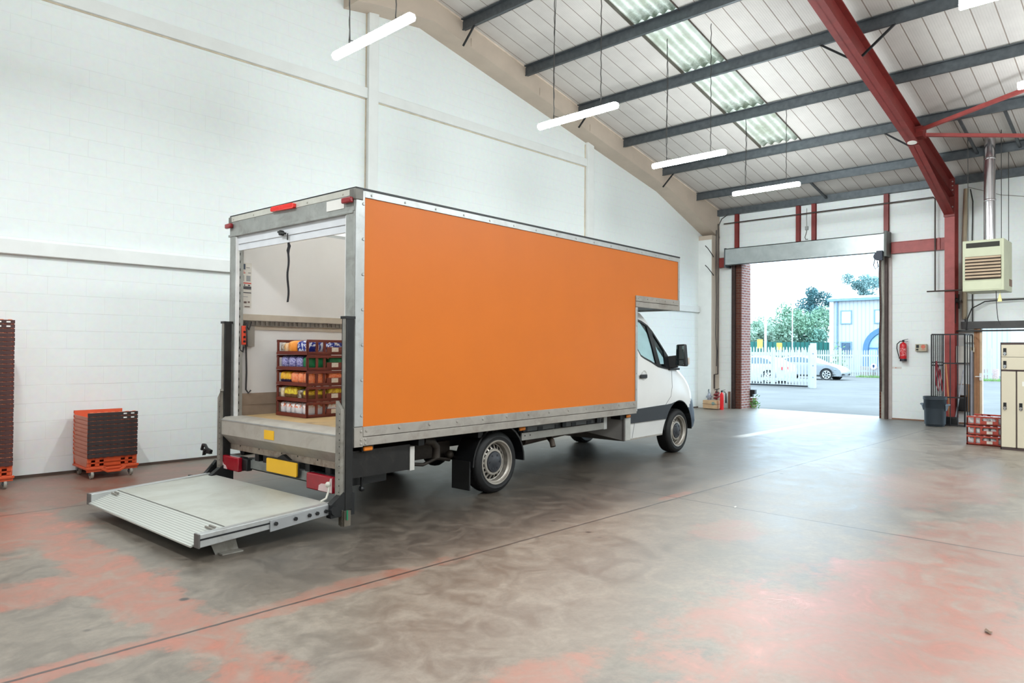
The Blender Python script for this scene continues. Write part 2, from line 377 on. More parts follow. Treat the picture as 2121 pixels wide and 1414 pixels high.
# roof: liner sheets with an opening for the rooflight strip
SKY0, SKY1, SKX = 6.65, 7.62, 16.56
def slab(mb, x0, x1, y0, y1, t=.08):
    mb.hexa([(x0,y0,zr(x0)),(x1,y0,zr(x1)),(x1,y1,zr(x1)),(x0,y1,zr(x0)),(x0,y0,zr(x0)+t),(x1,y0,zr(x1)+t),(x1,y1,zr(x1)+t),(x0,y1,zr(x0)+t)])
mb = MB(); slab(mb, RX, DX+.3, YB-.28, SKY0); slab(mb, RX, DX+.3, SKY1, LW+.28); slab(mb, SKX, DX+.3, SKY0, SKY1); slab(mb, XB-.3, RX, YB-.28, LW+.28)
struct('ceiling', mb, CEIL, smooth=0)
PUR = [9.33, 11.15, 12.965, 14.78, 16.6, 18.42]
edges = [RX] + PUR[:5]
for i in range(5):
    x0, x1 = edges[i], min(edges[i+1], SKX); mb = MB(); n = 40; vs = []
    for xx in (x0, x1):
        for j in range(n+1):
            y = SKY0 + (SKY1-SKY0)*j/n; vs.append((xx, y, zr(xx) + .045 + .03*math.sin(2*PI*(y-SKY0)/.19)))
    mb.add(vs, [(j, j+1, n+1+j+1, n+1+j) for j in range(n)])
    w = struct('window_%d' % (i+1), mb, SKYL, smooth=60)
    fr = MB(); fr.beam((x0, SKY1+.004, zr(x0)), (x1, SKY1+.004, zr(x1)), .012, .07); fr.beam((x0, SKY0-.004, zr(x0)), (x1, SKY0-.004, zr(x1)), .012, .07); struct('window_frame', fr, M('bronze_trim', (88,80,72), .5, .2), w)
# raised bands and piers of the left wall
for i, (a, b) in enumerate([((XB, LW-.055, 6.215), (7.39, LW, 6.405)), ((7.60, LW-.055, 6.205), (13.80, LW, 6.395)), ((XB, LW-.07, 2.852), (DX-.5, LW, 3.035))]):
    struct('trim_%d' % (i+1), MB().box(a, b), WALLP, bevel=.008)
    if i < 2: struct('trim_%d' % (i+6), MB().box((a[0], LW-.012, a[2]-.02), (b[0], LW, a[2])), TAN)
struct('trim_4', MB().box((7.39, LW-.085, 0), (7.60, LW, 8.1)).mat(1).box((7.365, LW-.012, 0), (7.39, LW, 7.85)), [WALLP, TAN], bevel=.006)
struct('trim_5', MB().box((13.80, LW-.085, 0), (14.04, LW, 6.80)).mat(1).box((13.765, LW-.012, 0), (13.80, LW, 6.75)), [WALLP, TAN], bevel=.006)
struct('floor_gap_strip', MB().box((XB, LW-.02, 0), (DX-.5, LW, .035)), M('dark_floor_gap', (84,70,62), .9))  # dark strip standing in for the gap between wall and floor
struct('baseboard_front', MB().box((DX-.02, 3.9, 0), (DX, 5.66, .03)), M('rusty_floor_gap', (140,104,84), .9))
# gable frame: rafter and pier against the left wall
GY = 10.40
def zb(x): return 6.788 + .2125*(13.84 - x)
mb = MB(); xs = [6.9, 7.5, 8.6, 12, 17.0, 20.0 - .2]
bot = [zb(8.6)-.22, zb(8.6)-.12, zb(8.6), zb(12), zb(17), 5.10]
for i in range(5):
    x0, x1 = xs[i], xs[i+1]
    mb.hexa([(x0,GY,bot[i]),(x1,GY,bot[i+1]),(x1,LW,bot[i+1]),(x0,LW,bot[i]),(x0,GY,zr(x0)),(x1,GY,zr(x1)),(x1,LW,zr(x1)),(x0,LW,zr(x0))])
for x in (9.55, 11.6, 13.4, 17.9): mb.box((x, GY-.012, zb(x)+.02), (x+.012, GY, zr(x)-.25))
g = tag(bpy.data.objects.new('gable_frame', None), 'beige painted sloping rafter and corner pier along the top of the left wall', 'beam'); COL.objects.link(g); g.location = (13, GY, 6)
g.location = (0, 0, 0)
part('rafter', mb, BEIGE, g)
part('pier', MB().box((19.33, GY, 0), (DX, LW, 5.15)).mat(1).box((19.322, GY+.012, 0), (19.33, LW, 5.02)), [BEIGE, WALLP], g)
part('closer_strip', MB().beam((RX, GY+.01, zr(RX)-.02), (DX, GY+.01, zr(DX)-.02), .05, .035), M('pinkish_white_trim', (222,206,190), .6), g)
# purlins
def purlin_mb(x, y0, y1):
    z = zr(x); h = .2; t = .012; mb = MB()
    mb.box((x-t/2, y0, z-h), (x+t/2, y1, z-.005)); mb.box((x-t/2, y0, z-h), (x+.07, y1, z-h+.012)); mb.box((x-.07, y0, z-.022), (x, y1, z-.01)); mb.box((x+.06, y0, z-h), (x+.07, y1, z-h+.03))
    mb.box((x-.02, y0, z-h-.012), (x+.012, y1, z-h+.004))
    return mb
ordn = ['uppermost', 'second highest', 'third highest', 'third lowest', 'second lowest', 'lowest']
for i, x in enumerate(PUR):
    single('roof_purlin', purlin_mb(x, YB, GY), GALVD, '%s of the dark steel purlins crossing under the sloping roof' % ordn[i], 'beam', 'roof purlins', smooth=20)
single('eaves_beam', MB().box((DX-.16, YB, zr(DX)-.20), (DX-.005, GY, zr(DX)-.02)), GALVD, 'dark eaves beam running along the top of the doorway wall', 'beam')
# red portal frame
RY = 4.25
def zrb(x): return 6.02 + .2125*(16.38 - x)
pf = thing('portal_frame', 'dark red steel portal frame, rafter and column, right of the big doorway', 'steel frame')
def ibeam(pb, pt, fw, tw, ft):  # list of bottom / top points (x,z) along the beam
    mb = MB()
    for i in range(len(pb)-1):
        (xa, za), (xb_, zb_) = pb[i], pb[i+1]; (xc, zc), (xd, zd) = pt[i], pt[i+1]
        mb.hexa([(xa,RY-fw/2,za),(xb_,RY-fw/2,zb_),(xb_,RY+fw/2,zb_),(xa,RY+fw/2,za),(xa,RY-fw/2,za+ft),(xb_,RY-fw/2,zb_+ft),(xb_,RY+fw/2,zb_+ft),(xa,RY+fw/2,za+ft)])
        mb.hexa([(xc,RY-fw/2,zc-ft),(xd,RY-fw/2,zd-ft),(xd,RY+fw/2,zd-ft),(xc,RY+fw/2,zc-ft),(xc,RY-fw/2,zc),(xd,RY-fw/2,zd),(xd,RY+fw/2,zd),(xc,RY+fw/2,zc)])
        mb.hexa([(xa,RY-tw/2,za),(xb_,RY-tw/2,zb_),(xb_,RY+tw/2,zb_),(xa,RY+tw/2,za),(xc,RY-tw/2,zc),(xd,RY-tw/2,zd),(xd,RY+tw/2,zd),(xc,RY+tw/2,zc)])
    return mb
xr = [RX, 19.36]
part('rafter', ibeam([(x, zrb(x)) for x in xr], [(x, zr(x)-.205) for x in xr], .21, .016, .02), REDST, pf)
part('haunch', ibeam([(16.4, zrb(16.4)-.01), (19.36, 4.97)], [(16.4, zrb(16.4)+.005), (19.36, zrb(19.36)+.02)], .21, .016, .02), REDST, pf)
mb = MB(); mb.box((19.38, RY-.105, 0), (19.40, RY+.105, 5.82)); mb.box((19.74, RY-.105, 0), (19.76, RY+.105, 5.82)); mb.box((19.40, RY-.008, 0), (19.74, RY+.008, 5.82))
part('column', mb, REDLT, pf)
mb = MB(); mb.box((19.335, RY-.115, 4.93), (19.38, RY+.115, 5.84))
part('end_plate', mb, REDST, pf)
for z in (5.0, 5.15, 5.45, 5.55, 5.65, 5.75):
    for s in (-1, 1): part('bolt', MB().cyl((19.32, RY+s*.075, z), (19.335, RY+s*.075, z), .018, 6), M('pale_bolt', (190,170,165), .5, .3), pf)
part('badge', MB().cyl((16.30, RY+.0, zrb(16.30)-.001), (16.299, RY+.0, zrb(16.30)-.006), .09, 20), WHITECARD, pf, label='round white disc on the rafter')
def brace(label, p, q, w, h, m, name='roof_brace', cat='brace'): return single(name, MB().beam(p, q, w, h), m, label, cat)
for x, s, lb in [(12.965, 1, 'short dark knee strut left of the red rafter under the third purlin'), (12.965, -1, 'short dark knee strut right of the red rafter under the third purlin'), (16.6, 1, 'short dark knee strut left of the red rafter, lower of the two')]:
    brace(lb, (x, RY+s*.62, zr(x)-.2), (x, RY+s*.09, zrb(x)+.05), .035, .035, DARKST, 'knee_strut', 'strut')
for x, lb in [(9.33, 'thin dark strut from the upper purlin end to the beige rafter'), (12.965, 'thin dark strut behind the second hanging light, purlin end to beige rafter'), (16.6, 'thin dark strut from the lower purlin end to the beige rafter')]:
    brace(lb, (x, GY-.34, zr(x)-.2), (x, GY-.01, zr(x)-.52), .03, .03, DARKST, 'knee_strut', 'strut')
brace('red diagonal roof brace rising to the right from the rafter', (16.47, 4.20, 6.30), (14.6, -.4, 6.70), .07, .07, REDLT)
brace('level red roof brace running right from the rafter above the flue', (16.66, 4.17, 6.26), (18.9, -.4, 5.78), .06, .07, REDLT)
part('cleat', MB().box((16.45, RY-.16, 6.18), (16.72, RY+.0, 6.40)), REDST, pf)
for y, x0, x1, lb in [(3.50, 16.6, 18.42, 'dark tie bar between purlins just right of the red rafter'), (2.72, 16.6, 18.42, 'dark tie bar between purlins further right of the red rafter'), (7.2, 18.42, 19.75, 'dark tie bar between lowest purlin and eaves above the doorway')]:
    brace(lb, (x0, y, zr(x0)-.14), (x1, y, zr(x1)-.14), .05, .05, GALVD, 'tie_bar', 'bar')
# red steel posts and rail over the doorway
for y, lb in [(9.82, 'leftmost short red steel post above the roller shutter box'), (8.0, 'second short red steel post above the roller shutter box'), (7.57, 'third short red steel post above the roller shutter box'), (5.74, 'rightmost short red steel post above the roller shutter box')]:
    mb = MB(); mb.box((DX-.10, y-.055, 4.7), (DX-.09, y+.055, 5.76)); mb.box((DX-.09, y-.006, 4.7), (DX-.01, y+.006, 5.76)); mb.box((DX-.012, y-.055, 4.7), (DX-.002, y+.055, 5.76))
    single('door_post', mb, REDST, lb, 'post', 'red posts over the doorway')
for y0, y1, lb in [(4.36, 5.62, 'red steel rail between the shutter box and the red column'), (10.02, 10.38, 'stub of red steel rail in the corner left of the shutter box')]:
    mb = MB(); mb.box((DX-.09, y0, 4.21), (DX-.08, y1, 4.49)); mb.box((DX-.11, y0, 4.48), (DX-.01, y1, 4.495)); mb.box((DX-.11, y0, 4.205), (DX-.01, y1, 4.22))
    if y0 < 5: mb.box((DX-.12, 4.52, 4.2), (DX-.078, 4.56, 4.5))
    single('steel_rail', mb, REDLT, lb, 'rail')
# roller shutter box
rs = thing('roller_shutter', 'grey galvanised roller shutter box over the open loading doorway', 'shutter', (0,0,0))
mb = MB(); mb.box((19.42, 5.70, 4.22), (19.44, 10.02, 4.71)); mb.box((19.42, 5.70, 4.69), (19.79, 10.02, 4.71)); mb.box((19.44, 7.63, 4.22), (19.445, 7.64, 4.70)); mb.box((19.42, 5.70, 4.22), (19.52, 10.02, 4.235))
part('casing', mb, M('zinc_sheet', (176,182,182), .4, .5, .12, 3, .06, dirt=(150,158,160), dirt_amt=(.45,.8)), rs)
part('end_plate', MB().box((19.40, 5.64, 4.12), (19.79, 5.70, 4.76)), M('grey_end_plate', (96,98,94), .6, .2), rs)
part('end_plate', MB().box((19.42, 10.02, 4.16), (19.79, 10.06, 4.73)), GALVD, rs)
part('rolled_curtain', MB().cyl((19.62, 5.7, 4.45), (19.62, 10.02, 4.45), .17, 24), M('shutter_slats', (120,126,128), .5, .4), rs)
part('bottom_bar', MB().box((19.58, 5.8, 4.24), (19.64, 9.9, 4.30)), GALVD, rs)
mb = MB(); mb.box((19.34, 5.72, 4.02), (19.44, 5.86, 4.26)); mb.cyl((19.33, 5.83, 4.12), (19.45, 5.83, 4.12), .10, 18); mb.tube([(19.36, 5.90, 4.05), (19.36, 5.93, 3.9), (19.36, 5.88, 3.8), (19.36, 5.82, 3.86), (19.36, 5.84, 4.0)], .012, 6)
part('chain_gear', mb, M('navy_gear', (34,38,52), .5, .3), rs)
mb = MB(); pts = [(19.52, 5.835+.012*math.sin(i*.7), 4.1-i*.2) for i in range(18)]; mb.tube(pts, .012, 6); mb.tube([(p[0], p[1]-.04, p[2]) for p in pts], .012, 6)
part('pull_chain', mb, CHAIN, rs)
# ------------------------------------------------------------------ the box truck (own frame: x forward, y left, origin under the rear axle)
TRK = (5.86, 6.915, 0); TYAW = math.radians(3.1)
T = thing('box_truck', 'orange sided box truck with its tail lift down, white cab to the right', 'truck', TRK, TYAW)
YR, YL, XR_, XF, XS = -1.08, 1.28, -2.13, 4.28, 2.93     # right/left side, rear, front of the overhang, bulkhead
ZF, ZT = .90, 3.20
# side panels and box shell
part('side_panel', MB().prism([(XR_+.10,.94),(XS+.02,.94),(XS+.02,2.50),(XF-.04,2.50),(XF-.04,3.125),(XR_+.10,3.125)], 'y', YR, YR+.03), ORANGE, T, label='flat orange side panel')
part('side_panel', MB().prism([(XR_+.10,.94),(XS,.94),(XS,2.50),(XF-.04,2.50),(XF-.04,3.125),(XR_+.10,3.125)], 'y', YL-.03, YL), M('white_grp', (228,226,220), .4), T)
part('lining', MB().box((XR_+.06, YL-.07, ZF), (XS-.02, YL-.032, 3.12)).box((XR_+.06, YR+.032, ZF), (XS-.02, YR+.06, 3.12)).box((XS-.03, YR+.06, ZF), (XS, YL-.07, 3.12)), CREAMP, T, label='cream inner lining')
part('roof_panel', MB().box((XR_+.02, YR+.02, 3.165), (XF-.02, YL-.02, 3.175)), translucent('translucent_grp_roof', (250,248,246), .12), T, label='translucent pale roof')
part('cargo_floor', MB().box((XR_+.02, YR+.04, .84), (XS, YL-.04, ZF)), M('worn_plywood_floor', (188,158,112), .6, 0, .2, 3, .1, dirt=(128,112,96), dirt_amt=(.5,.75)), T, label='worn tan plywood floor')
part('overhang_floor', MB().box((XS, YR+.03, 2.36), (XF-.02, YL-.03, 2.40)), DARKST, T)
part('front_panel', MB().box((XF-.03, YR+.03, 2.34), (XF, YL-.03, 3.16)).box((XS, YR+.03, .80), (XS+.03, YL-.03, 2.4)), M('white_grp', (228,226,220)), T)
# aluminium trims of the right side and the other edges
def rivets(mb, pts, ax, r=.011):
    r *= 1.5
    for p in pts:
        q = list(p); q[ax] += -.008 if ax == 1 else -.008
        mb.cyl(p, q, r, 8, r*.6)
mb = MB(); mb.box((XR_+.02, YR-.012, 3.125), (XF, YR+.02, 3.195)); rivets(mb, [(x, YR-.012, 3.155) for x in [-1.95+i*.42 for i in range(15)]], 1, .009)
part('top_rail', mb, ALU, T, .004)
part('top_rail', MB().box((XR_+.02, YL-.02, 3.125), (XF, YL+.012, 3.195)), ALU, T)
mb = MB(); mb.box((XR_, YR-.016, 3.19), (XF+.004, YR+.03, 3.212)); mb.box((XR_-.006, YR-.01, 3.19), (XR_+.05, YL+.01, 3.212)); mb.box((XR_, YL-.03, 3.19), (XF, YL+.016, 3.212)); mb.box((XF-.03, YR, 3.19), (XF+.006, YL, 3.212))
part('roof_seal', mb, BLACKP, T)
mb = MB(); mb.box((XR_+.0, YR-.014, .945), (XR_+.105, YR+.03, 3.19)); rivets(mb, [(XR_+.085, YR-.014, z) for z in [3.06-.335*i for i in range(7)]], 1, .013)
part('rear_corner_post', mb, ALU, T, .006)
mb = MB(); mb.box((XF-.045, YR-.014, 2.34), (XF, YR+.03, 3.19)); rivets(mb, [(XF-.02, YR-.014, 2.45+.2*i) for i in range(4)], 1, .008); part('front_corner_post', mb, ALU, T, .004)
mb = MB(); mb.box((XS-.005, YR-.014, .79), (XS+.05, YR+.03, 2.33)); rivets(mb, [(XS+.022, YR-.014, .88+.235*i) for i in range(7)], 1, .009); part('bulkhead_post', mb, ALU, T, .004)
mb = MB(); mb.box((XS-.005, YR-.016, 2.335), (XF, YR+.03, 2.415)); mb.box((XS-.005, YR-.016, 2.42), (XF, YR+.03, 2.505)); rivets(mb, [(XS+.06+.27*i, YR-.016, 2.465) for i in range(5)], 1, .008); part('overhang_rail', mb, ALUW, T, .004)
mb = MB(); mb.box((XR_+.1, YR-.018, .76), (XS+.02, YR+.03, .843)); mb.box((XR_+.1, YR-.022, .848), (XS+.02, YR+.03, .942)); rivets(mb, [(XR_+.14+.405*i, YR-.022, .905) for i in range(13)], 1, .013)
mb.box((XR_, YR-.016, .752), (XR_+.104, YR+.03, .94)); rivets(mb, [(XR_+.08, YR-.016, z) for z in (.78,.82,.90)] + [(XR_+.13, YR-.018, z) for z in (.78,.82)], 1, .010)
part('side_skirt', mb, ALUW, T, .004, label='weathered aluminium skirt with rivets')
part('side_skirt', MB().box((XR_, YL-.03, .76), (XS+.02, YL+.018, .942)), ALUW, T)
# rear frame
REARG = M('weathered_rear_frame', (168,170,166), .5, .45, .16, 6, .08, dirt=(120,116,108), dirt_amt=(.5,.85))
mb = MB(); mb.box((XR_-.012, YR+.0, 2.985), (XR_+.05, YL, 3.135)); mb.box((XR_-.016, YR+.02, 2.965), (XR_+.05, YL+.03, 2.99)); part('header', mb, REARG, T, .004)
mb = MB(); mb.box((XR_-.016, YR+.06, 3.135), (XR_+.05, YL-.03, 3.195))
for y in (1.2, .75, -.3, -.9): mb.cyl((XR_-.016, y, 3.16), (XR_-.022, y, 3.16), .009, 8)
part('header_trim', mb, M('creamy_aluminium', (206,204,194), .45, .3, .1, 8), T)
mb = MB(); mb.box((XR_-.022, YR-.02, 3.09), (XR_+.08, YR+.07, 3.20)); part('corner_cap', mb, M('dirty_cast_corner', (120,118,112), .5, .4, .2, 10), T, .01); part('corner_cap', MB().box((XR_-.022, YL-.05, 3.09), (XR_+.06, YL+.02, 3.195)), M('dirty_cast_corner', (120,118,112)), T, .01)
mb = MB(); mb.box((XR_-.008, YR, .76), (XR_+.10, YR+.135, 2.985)); part('rear_post', mb, REARG, T, .004)
part('rear_post', MB().box((XR_-.008, YL-.12, .76), (XR_+.10, YL, 2.985)), REARG, T, .004)
GW = M('white_guide', (240,240,240), .35)
mb = MB(); mb.box((XR_+.0, YR+.135, .9), (XR_+.04, YR+.152, 2.96)); mb.box((XR_+.0, YL-.137, .9), (XR_+.04, YL-.12, 2.96)); part('shutter_guide', mb, GW, T)
mb = MB()
for i in range(22): mb.box((XR_+.042, YL-.139, .95+i*.09), (XR_+.05, YL-.12, .98+i*.09))
mb.box((XR_+.04, YL-.136, .9), (XR_+.044, YL-.12, 2.95)); part('guide_rollers', mb, BLACKP, T)
mb = MB(); mb.box((XR_+.02, YR+.15, 2.875), (XR_+.045, YL-.13, 2.97)); mb.box((XR_+.025, YR+.15, 2.80), (XR_+.05, YL-.13, 2.86)); mb.box((XR_+.03, YR+.15, 2.86), (XR_+.045, YL-.13, 2.875)); part('roller_door', mb, M('white_shutter', (226,228,232), .35, .1, .05), T, .003)
mb = MB(); mb.cyl((XR_+.02, .20, 2.905), (XR_-.02, .20, 2.905), .028, 14); mb.beam((XR_-.02, .22, 2.915), (XR_-.03, .08, 2.885), .03, .02); mb.cyl((XR_-.0, .08, 2.89), (XR_-.0, .08, 2.82), .006, 6); part('door_lock', mb, BLACKP, T)
mb = MB(); n = 16; vs = []
for i in range(n+1):
    z = 2.80 - .63*i/n; y = .115 + .012*math.sin(i*.8)*(1 if i < 8 else .4) - (.02 if i == 1 else 0); w = .017 + (.012 if i in (1,2) else 0)
    for yy in (-w, w):
        for xx in (0, .004): vs.append((XR_+.03+xx+.006*math.sin(i*.6), y+yy, z))
for i in range(n): b = i*4; mb.add([vs[b+k] for k in (0,2,3,1,4,6,7,5)], [(0,1,2,3),(7,6,5,4),(0,4,5,1),(1,5,6,2),(2,6,7,3),(3,7,4,0)])
part('pull_strap', mb, M('black_webbing', (30,28,32), .8), T, label='black pull strap hanging from the roller door')
REDL = M('red_lens', (196,24,30), .15, 0, .1, 30)
mb = MB(); mb.prism([(.33,3.14),(-.08,3.128),(-.10,3.14),(-.10,3.175),(-.07,3.185),(.32,3.19),(.345,3.175),(.345,3.15)], 'x', XR_-.05, XR_-.016)
for i in range(20): mb.box((XR_-.053, .31-.02*i, 3.145), (XR_-.05, .317-.02*i, 3.18))
part('brake_light', mb, M('bright_red_lens', (240,52,44), .2, 0, .08, 30), T, .004, label='bright red high brake light')
for y0, y1 in ((-1.075, -.93), (1.19, 1.32)): part('marker_light', MB().box((XR_-.06, y0, 3.06), (XR_-.016, y1, 3.115)), M('dark_red_lens', (150,34,40), .25, 0, .15, 20), T, .012)
part('blank_plate', MB().box((XR_-.018, -.925, 3.025), (XR_-.012, -.64, 3.122)), WHITECARD, T, label='blank white sticker on the header')
# inside: kick board, lashing rail, sticker sheet, control box
YI = YL-.07
mb = MB(); mb.box((XR_+.06, YI-.02, ZF), (1.5, YI, 1.155)); mb.box((XR_+.06, YI-.024, 1.02), (1.5, YI-.02, 1.03)); part('kick_board', mb, M('grey_timber', (150,132,116), .7, 0, .18, 4, .1), T)
mb = MB(); mb.box((XR_+.06, YI-.012, 1.90), (2, YI, 2.08)); part('lashing_band', mb, M('taupe_band', (188,176,160), .6), T)
mb = MB(); mb.box((XR_+.06, YI-.03, 1.945), (2, YI-.012, 1.955)); mb.box((XR_+.06, YI-.03, 2.0), (2, YI-.012, 2.008)); mb.box((XR_+.06, YI-.016, 1.95), (2, YI-.012, 2.004))
for i in range(38): mb.box((XR_+.09+i*.062, YI-.028, 1.955), (XR_+.115+i*.062, YI-.016, 2.0))
part('lashing_rail', mb, M('rail_metal', (120,112,104), .5, .4, .2, 10), T)
mb = MB(); mb.box((-2.06, YI-.003, 2.15), (-1.905, YI, 2.68)); part('notice_sheet', mb, M('notice_paper', (214,210,202), .5), T, label='column of small notices stuck to the lining')
sh = T.children[-1]
for nm, c, rc in [('print_block', (52,66,84), [(-2.045,2.60,-1.985,2.665)]), ('print_block', (200,70,58), [(-2.055,2.435,-1.91,2.448),(-2.05,2.555,-1.985,2.565),(-2.05,2.575,-1.995,2.582)]), ('print_block', (64,64,70), [(-2.055,2.37,-1.91,2.405),(-2.055,2.325,-1.91,2.336),(-2.05,2.41,-2.03,2.428),(-2.0,2.41,-1.985,2.425),(-1.95,2.41,-1.925,2.425),(-1.975,2.62,-1.93,2.625),(-1.95,2.56,-1.915,2.566)]), ('print_block', (150,152,154), [(-2.045,2.465,-2.0,2.53),(-1.97,2.465,-1.92,2.53),(-2.04,2.28,-1.95,2.287)]), ('print_block', (112,92,88), [(-2.045,2.215,-2.02,2.232),(-2.0,2.205,-1.965,2.228),(-1.95,2.212,-1.925,2.23),(-2.055,2.16,-2.04,2.175),(-1.99,2.16,-1.925,2.172)])]:
    for a, b, c2, d in rc: part(nm, MB().box((a, YI-.005, b), (c2, YI-.003, d)), M('print_%d_%d' % c[:2], c, .5), sh)
mb = MB(); mb.box((-1.975, YI-.05, 1.70), (-1.885, YI, 1.94)); part('wire_box', mb, M('grey_box', (136,130,122), .6), T)
mb = MB(); mb.box((-2.05, YI-.07, 1.72), (-2.00, YI-.02, 1.94)); part('lift_control', mb, M('orange_red_plastic', (222,72,44), .4), T, .006, label='orange red lift controller on the inner wall'); lc = T.children[-1]
mb = MB(); [mb.cyl((-2.025, YI-.07, z), (-2.025, YI-.08, z), .013, 12) for z in (1.76, 1.81, 1.87)]; part('button', mb, BLACKP, lc)
mb = MB(); mb.tube([(-2.06, YI-.03, 1.95), (-2.075, YI-.04, 1.8), (-2.06, YI-.04, 1.66), (-2.03, YI-.05, 1.64), (-2.02, YI-.05, 1.70)], .012); mb.tube([(-1.98, YI-.06, 1.99), (-2.0, YI-.07, 1.92), (-1.985, YI-.06, 1.7)], .011); mb.tube([(-1.985, YI-.04, 1.70), (-1.97, YI-.03, 1.4), (-1.975, YI-.03, 1.2), (-1.95, YI-.04, 1.16), (-1.92, YI-.04, 1.19)], .010); mb.tube([(-2.02, YI-.06, 1.99), (-1.96, YI-.06, 1.9), (-1.93, YI-.06, 1.99)], .008)
part('control_cable', mb, CABLE, T)
# tail lift: columns, sliders, loading lip, platform
LIFT = M('galvanised_lift_metal', (150,146,138), .5, .45, .2, 9, .1, dirt=(110,102,92), dirt_amt=(.5,.8))
for y0, y1 in ((-1.13, -1.05), (1.16, 1.235)):
    s_ = 1 if y0 > 0 else -1
    mb = MB(); mb.box((-2.25, y0, .19), (-2.165, y1, 1.97)); part('lift_column', mb, M('black_lift_column', (38,38,38), .45, .3, .3, 8, .1), T, .006)
    lcx = T.children[-1]
    mb = MB(); mb.box((-2.257, y0+.012, .34), (-2.25, y1-.025, 1.96)); part('column_face', mb, M('grey_lit_face', (150,147,140), .5, .4, .3, 7), lcx)  # grey strip on the black column: light on this face put into its colour
    part('column_cap', MB().box((-2.26, y0-.005, 1.96), (-2.155, y1+.005, 1.985)), BLACKP, lcx)
    ys = -1.075 if s_ < 0 else 1.185
    mb = MB(); mb.prism([(ys-.035, .22), (ys+.035, .22), (ys+.035, 1.12), (ys-.035 if s_ < 0 else ys-.035, 1.20 if s_ > 0 else 1.10), (ys-.02, 1.22 if s_ > 0 else 1.10)] if s_ > 0 else [(ys-.04, .22), (ys+.04, .22), (ys+.04, 1.20), (ys-.02, 1.14), (ys-.04, 1.12)], 'x', -2.295, -2.26)
    for i in range(14): mb.mat(1).cyl((-2.295, ys-.02, .30+i*.06), (-2.297, ys-.02, .30+i*.06), .006, 6)
    part('lift_slider', mb, [LIFT, BLACKP], T)
    mb = MB(); mb.prism([(-2.40, .14), (-2.14, .14), (-2.14, .34), (-2.26, .36), (-2.40, .26)], 'y', ys-.05, ys+.02); mb.cyl((-2.36, ys-.07, .21), (-2.36, ys+.04, .21), .045, 14); part('hinge_bracket', mb, BLACKP, T)
mb = MB()
for i in range(14): mb.box((-2.285, -1.13, .05+i*.011), (-2.27, -1.105, .056+i*.011))
mb.box((-2.27, -1.15, .05), (-2.20, -1.06, .19)); part('lift_rack', mb, M('rack_steel', (120,112,100), .5, .5), T)
part('hose', MB().cyl((-2.25, -1.165, .11), (-2.25, -1.165, .20), .008, 8), M('green_hose', (30,130,90), .4), T, label='short green hose')
LIPM = M('loading_lip_aluminium', (192,186,176), .45, .4, .08, 4, .05, dirt=(158,146,132), dirt_amt=(.5,.85))
mb = MB(); mb.prism([(-2.02,.905),(-2.235,.905),(-2.275,.875),(-2.275,.71),(-2.17,.60),(-2.15,.60),(-2.15,.53),(-2.135,.53),(-2.135,.84),(-2.02,.86)], 'y', -1.035, 1.22); part('loading_lip', mb, LIPM, T, .004, label='folded aluminium loading sill'); lp = T.children[-1]
mb = MB(); mb.box((-2.158, -1.03, .53), (-2.15, 1.21, .605))
for y in (-.85, -.55, -.2, .1, .55, .95): mb.mat(1).cyl((-2.158, y, .585), (-2.16, y, .585), .009, 8)
part('perforated_strip', mb.mat(0), [M('rusty_strip', (176,162,148), .6, .3, .2, 12, .1, dirt=(120,90,70), dirt_amt=(.5,.75)), BLACKP], lp)
part('edge_bead', MB().box((-2.28, -1.035, .868), (-2.268, 1.22, .88)), ALU, lp)
part('sticker', MB().box((-2.279, .055, .735), (-2.275, .245, .83)), YELL, lp, label='square yellow sticker')
part('end_cap', MB().prism([(-2.278,.88),(-2.278,.70),(-2.16,.59),(-2.15,.88)], 'y', -1.043, -1.035), BLACKP, lp)
# under-run bar, lights, number plate
part('underrun_bar', MB().box((-2.16, -.95, .36), (-2.10, 1.18, .45)), M('grey_galvanised_bar', (138,140,136), .5, .4, .25, 8, .1), T)
for s_, (y0, y1) in ((1, (.82, 1.21)), (-1, (-.935, -.50))):
    part('tail_light', MB().box((-2.255, y0, .315), (-2.20, y1, .472)), M('deep_red_lens', (150,16,34), .15, 0, .12, 25), T, .012); tl = T.children[-1]
    part('light_housing', MB().box((-2.20, y0+.005, .32), (-2.13, y1-.005, .468)).box((-2.205, y0-.1 if s_ > 0 else y0+.1, .33), (-2.14, y0+.1, .46)), BLACKP, tl, .008)
    if s_ > 0: poly = [(1.205,.45),(1.17,.41),(1.14,.375),(1.09,.36),(1.06,.325),(1.205,.325)]
    else: poly = [(-.93,.46),(-.905,.46),(-.89,.425),(-.84,.40),(-.76,.395),(-.72,.375),(-.71,.325),(-.93,.325)]
    part('reverse_lens', MB().prism(poly, 'x', -2.258, -2.254), M('dusty_pink_lens', (216,188,186), .3), tl)
part('number_plate', MB().prism([(.30,.385),(.31,.395),(.31,.515),(.30,.525),(-.25,.525),(-.26,.515),(-.26,.395),(-.25,.385)], 'x', -2.21, -2.195), YELL, T, label='blank yellow number plate'); np_ = T.children[-1]
part('plate_surround', MB().box((-2.195, -.275, .375), (-2.185, .325, .54)), BLACKP, np_, .004)
mb = MB(); mb.prism([(.12,.54),(.02,.585),(-.10,.54)], 'x', -2.20, -2.12); part('plate_lamp', mb, DARKST, T)
mb = MB()
for y in (.62, .45, -.35, -.7): part('rear_bracket', MB().box((-2.15, y-.05, .45), (-2.0, y+.03, .60)), BLACKP, T)
for y, z in ((-.75, .50), (.98, .52)): part('buffer', MB().cyl((-2.12, y, z), (-2.0, y, z), .05, 14), BLACKP, T)
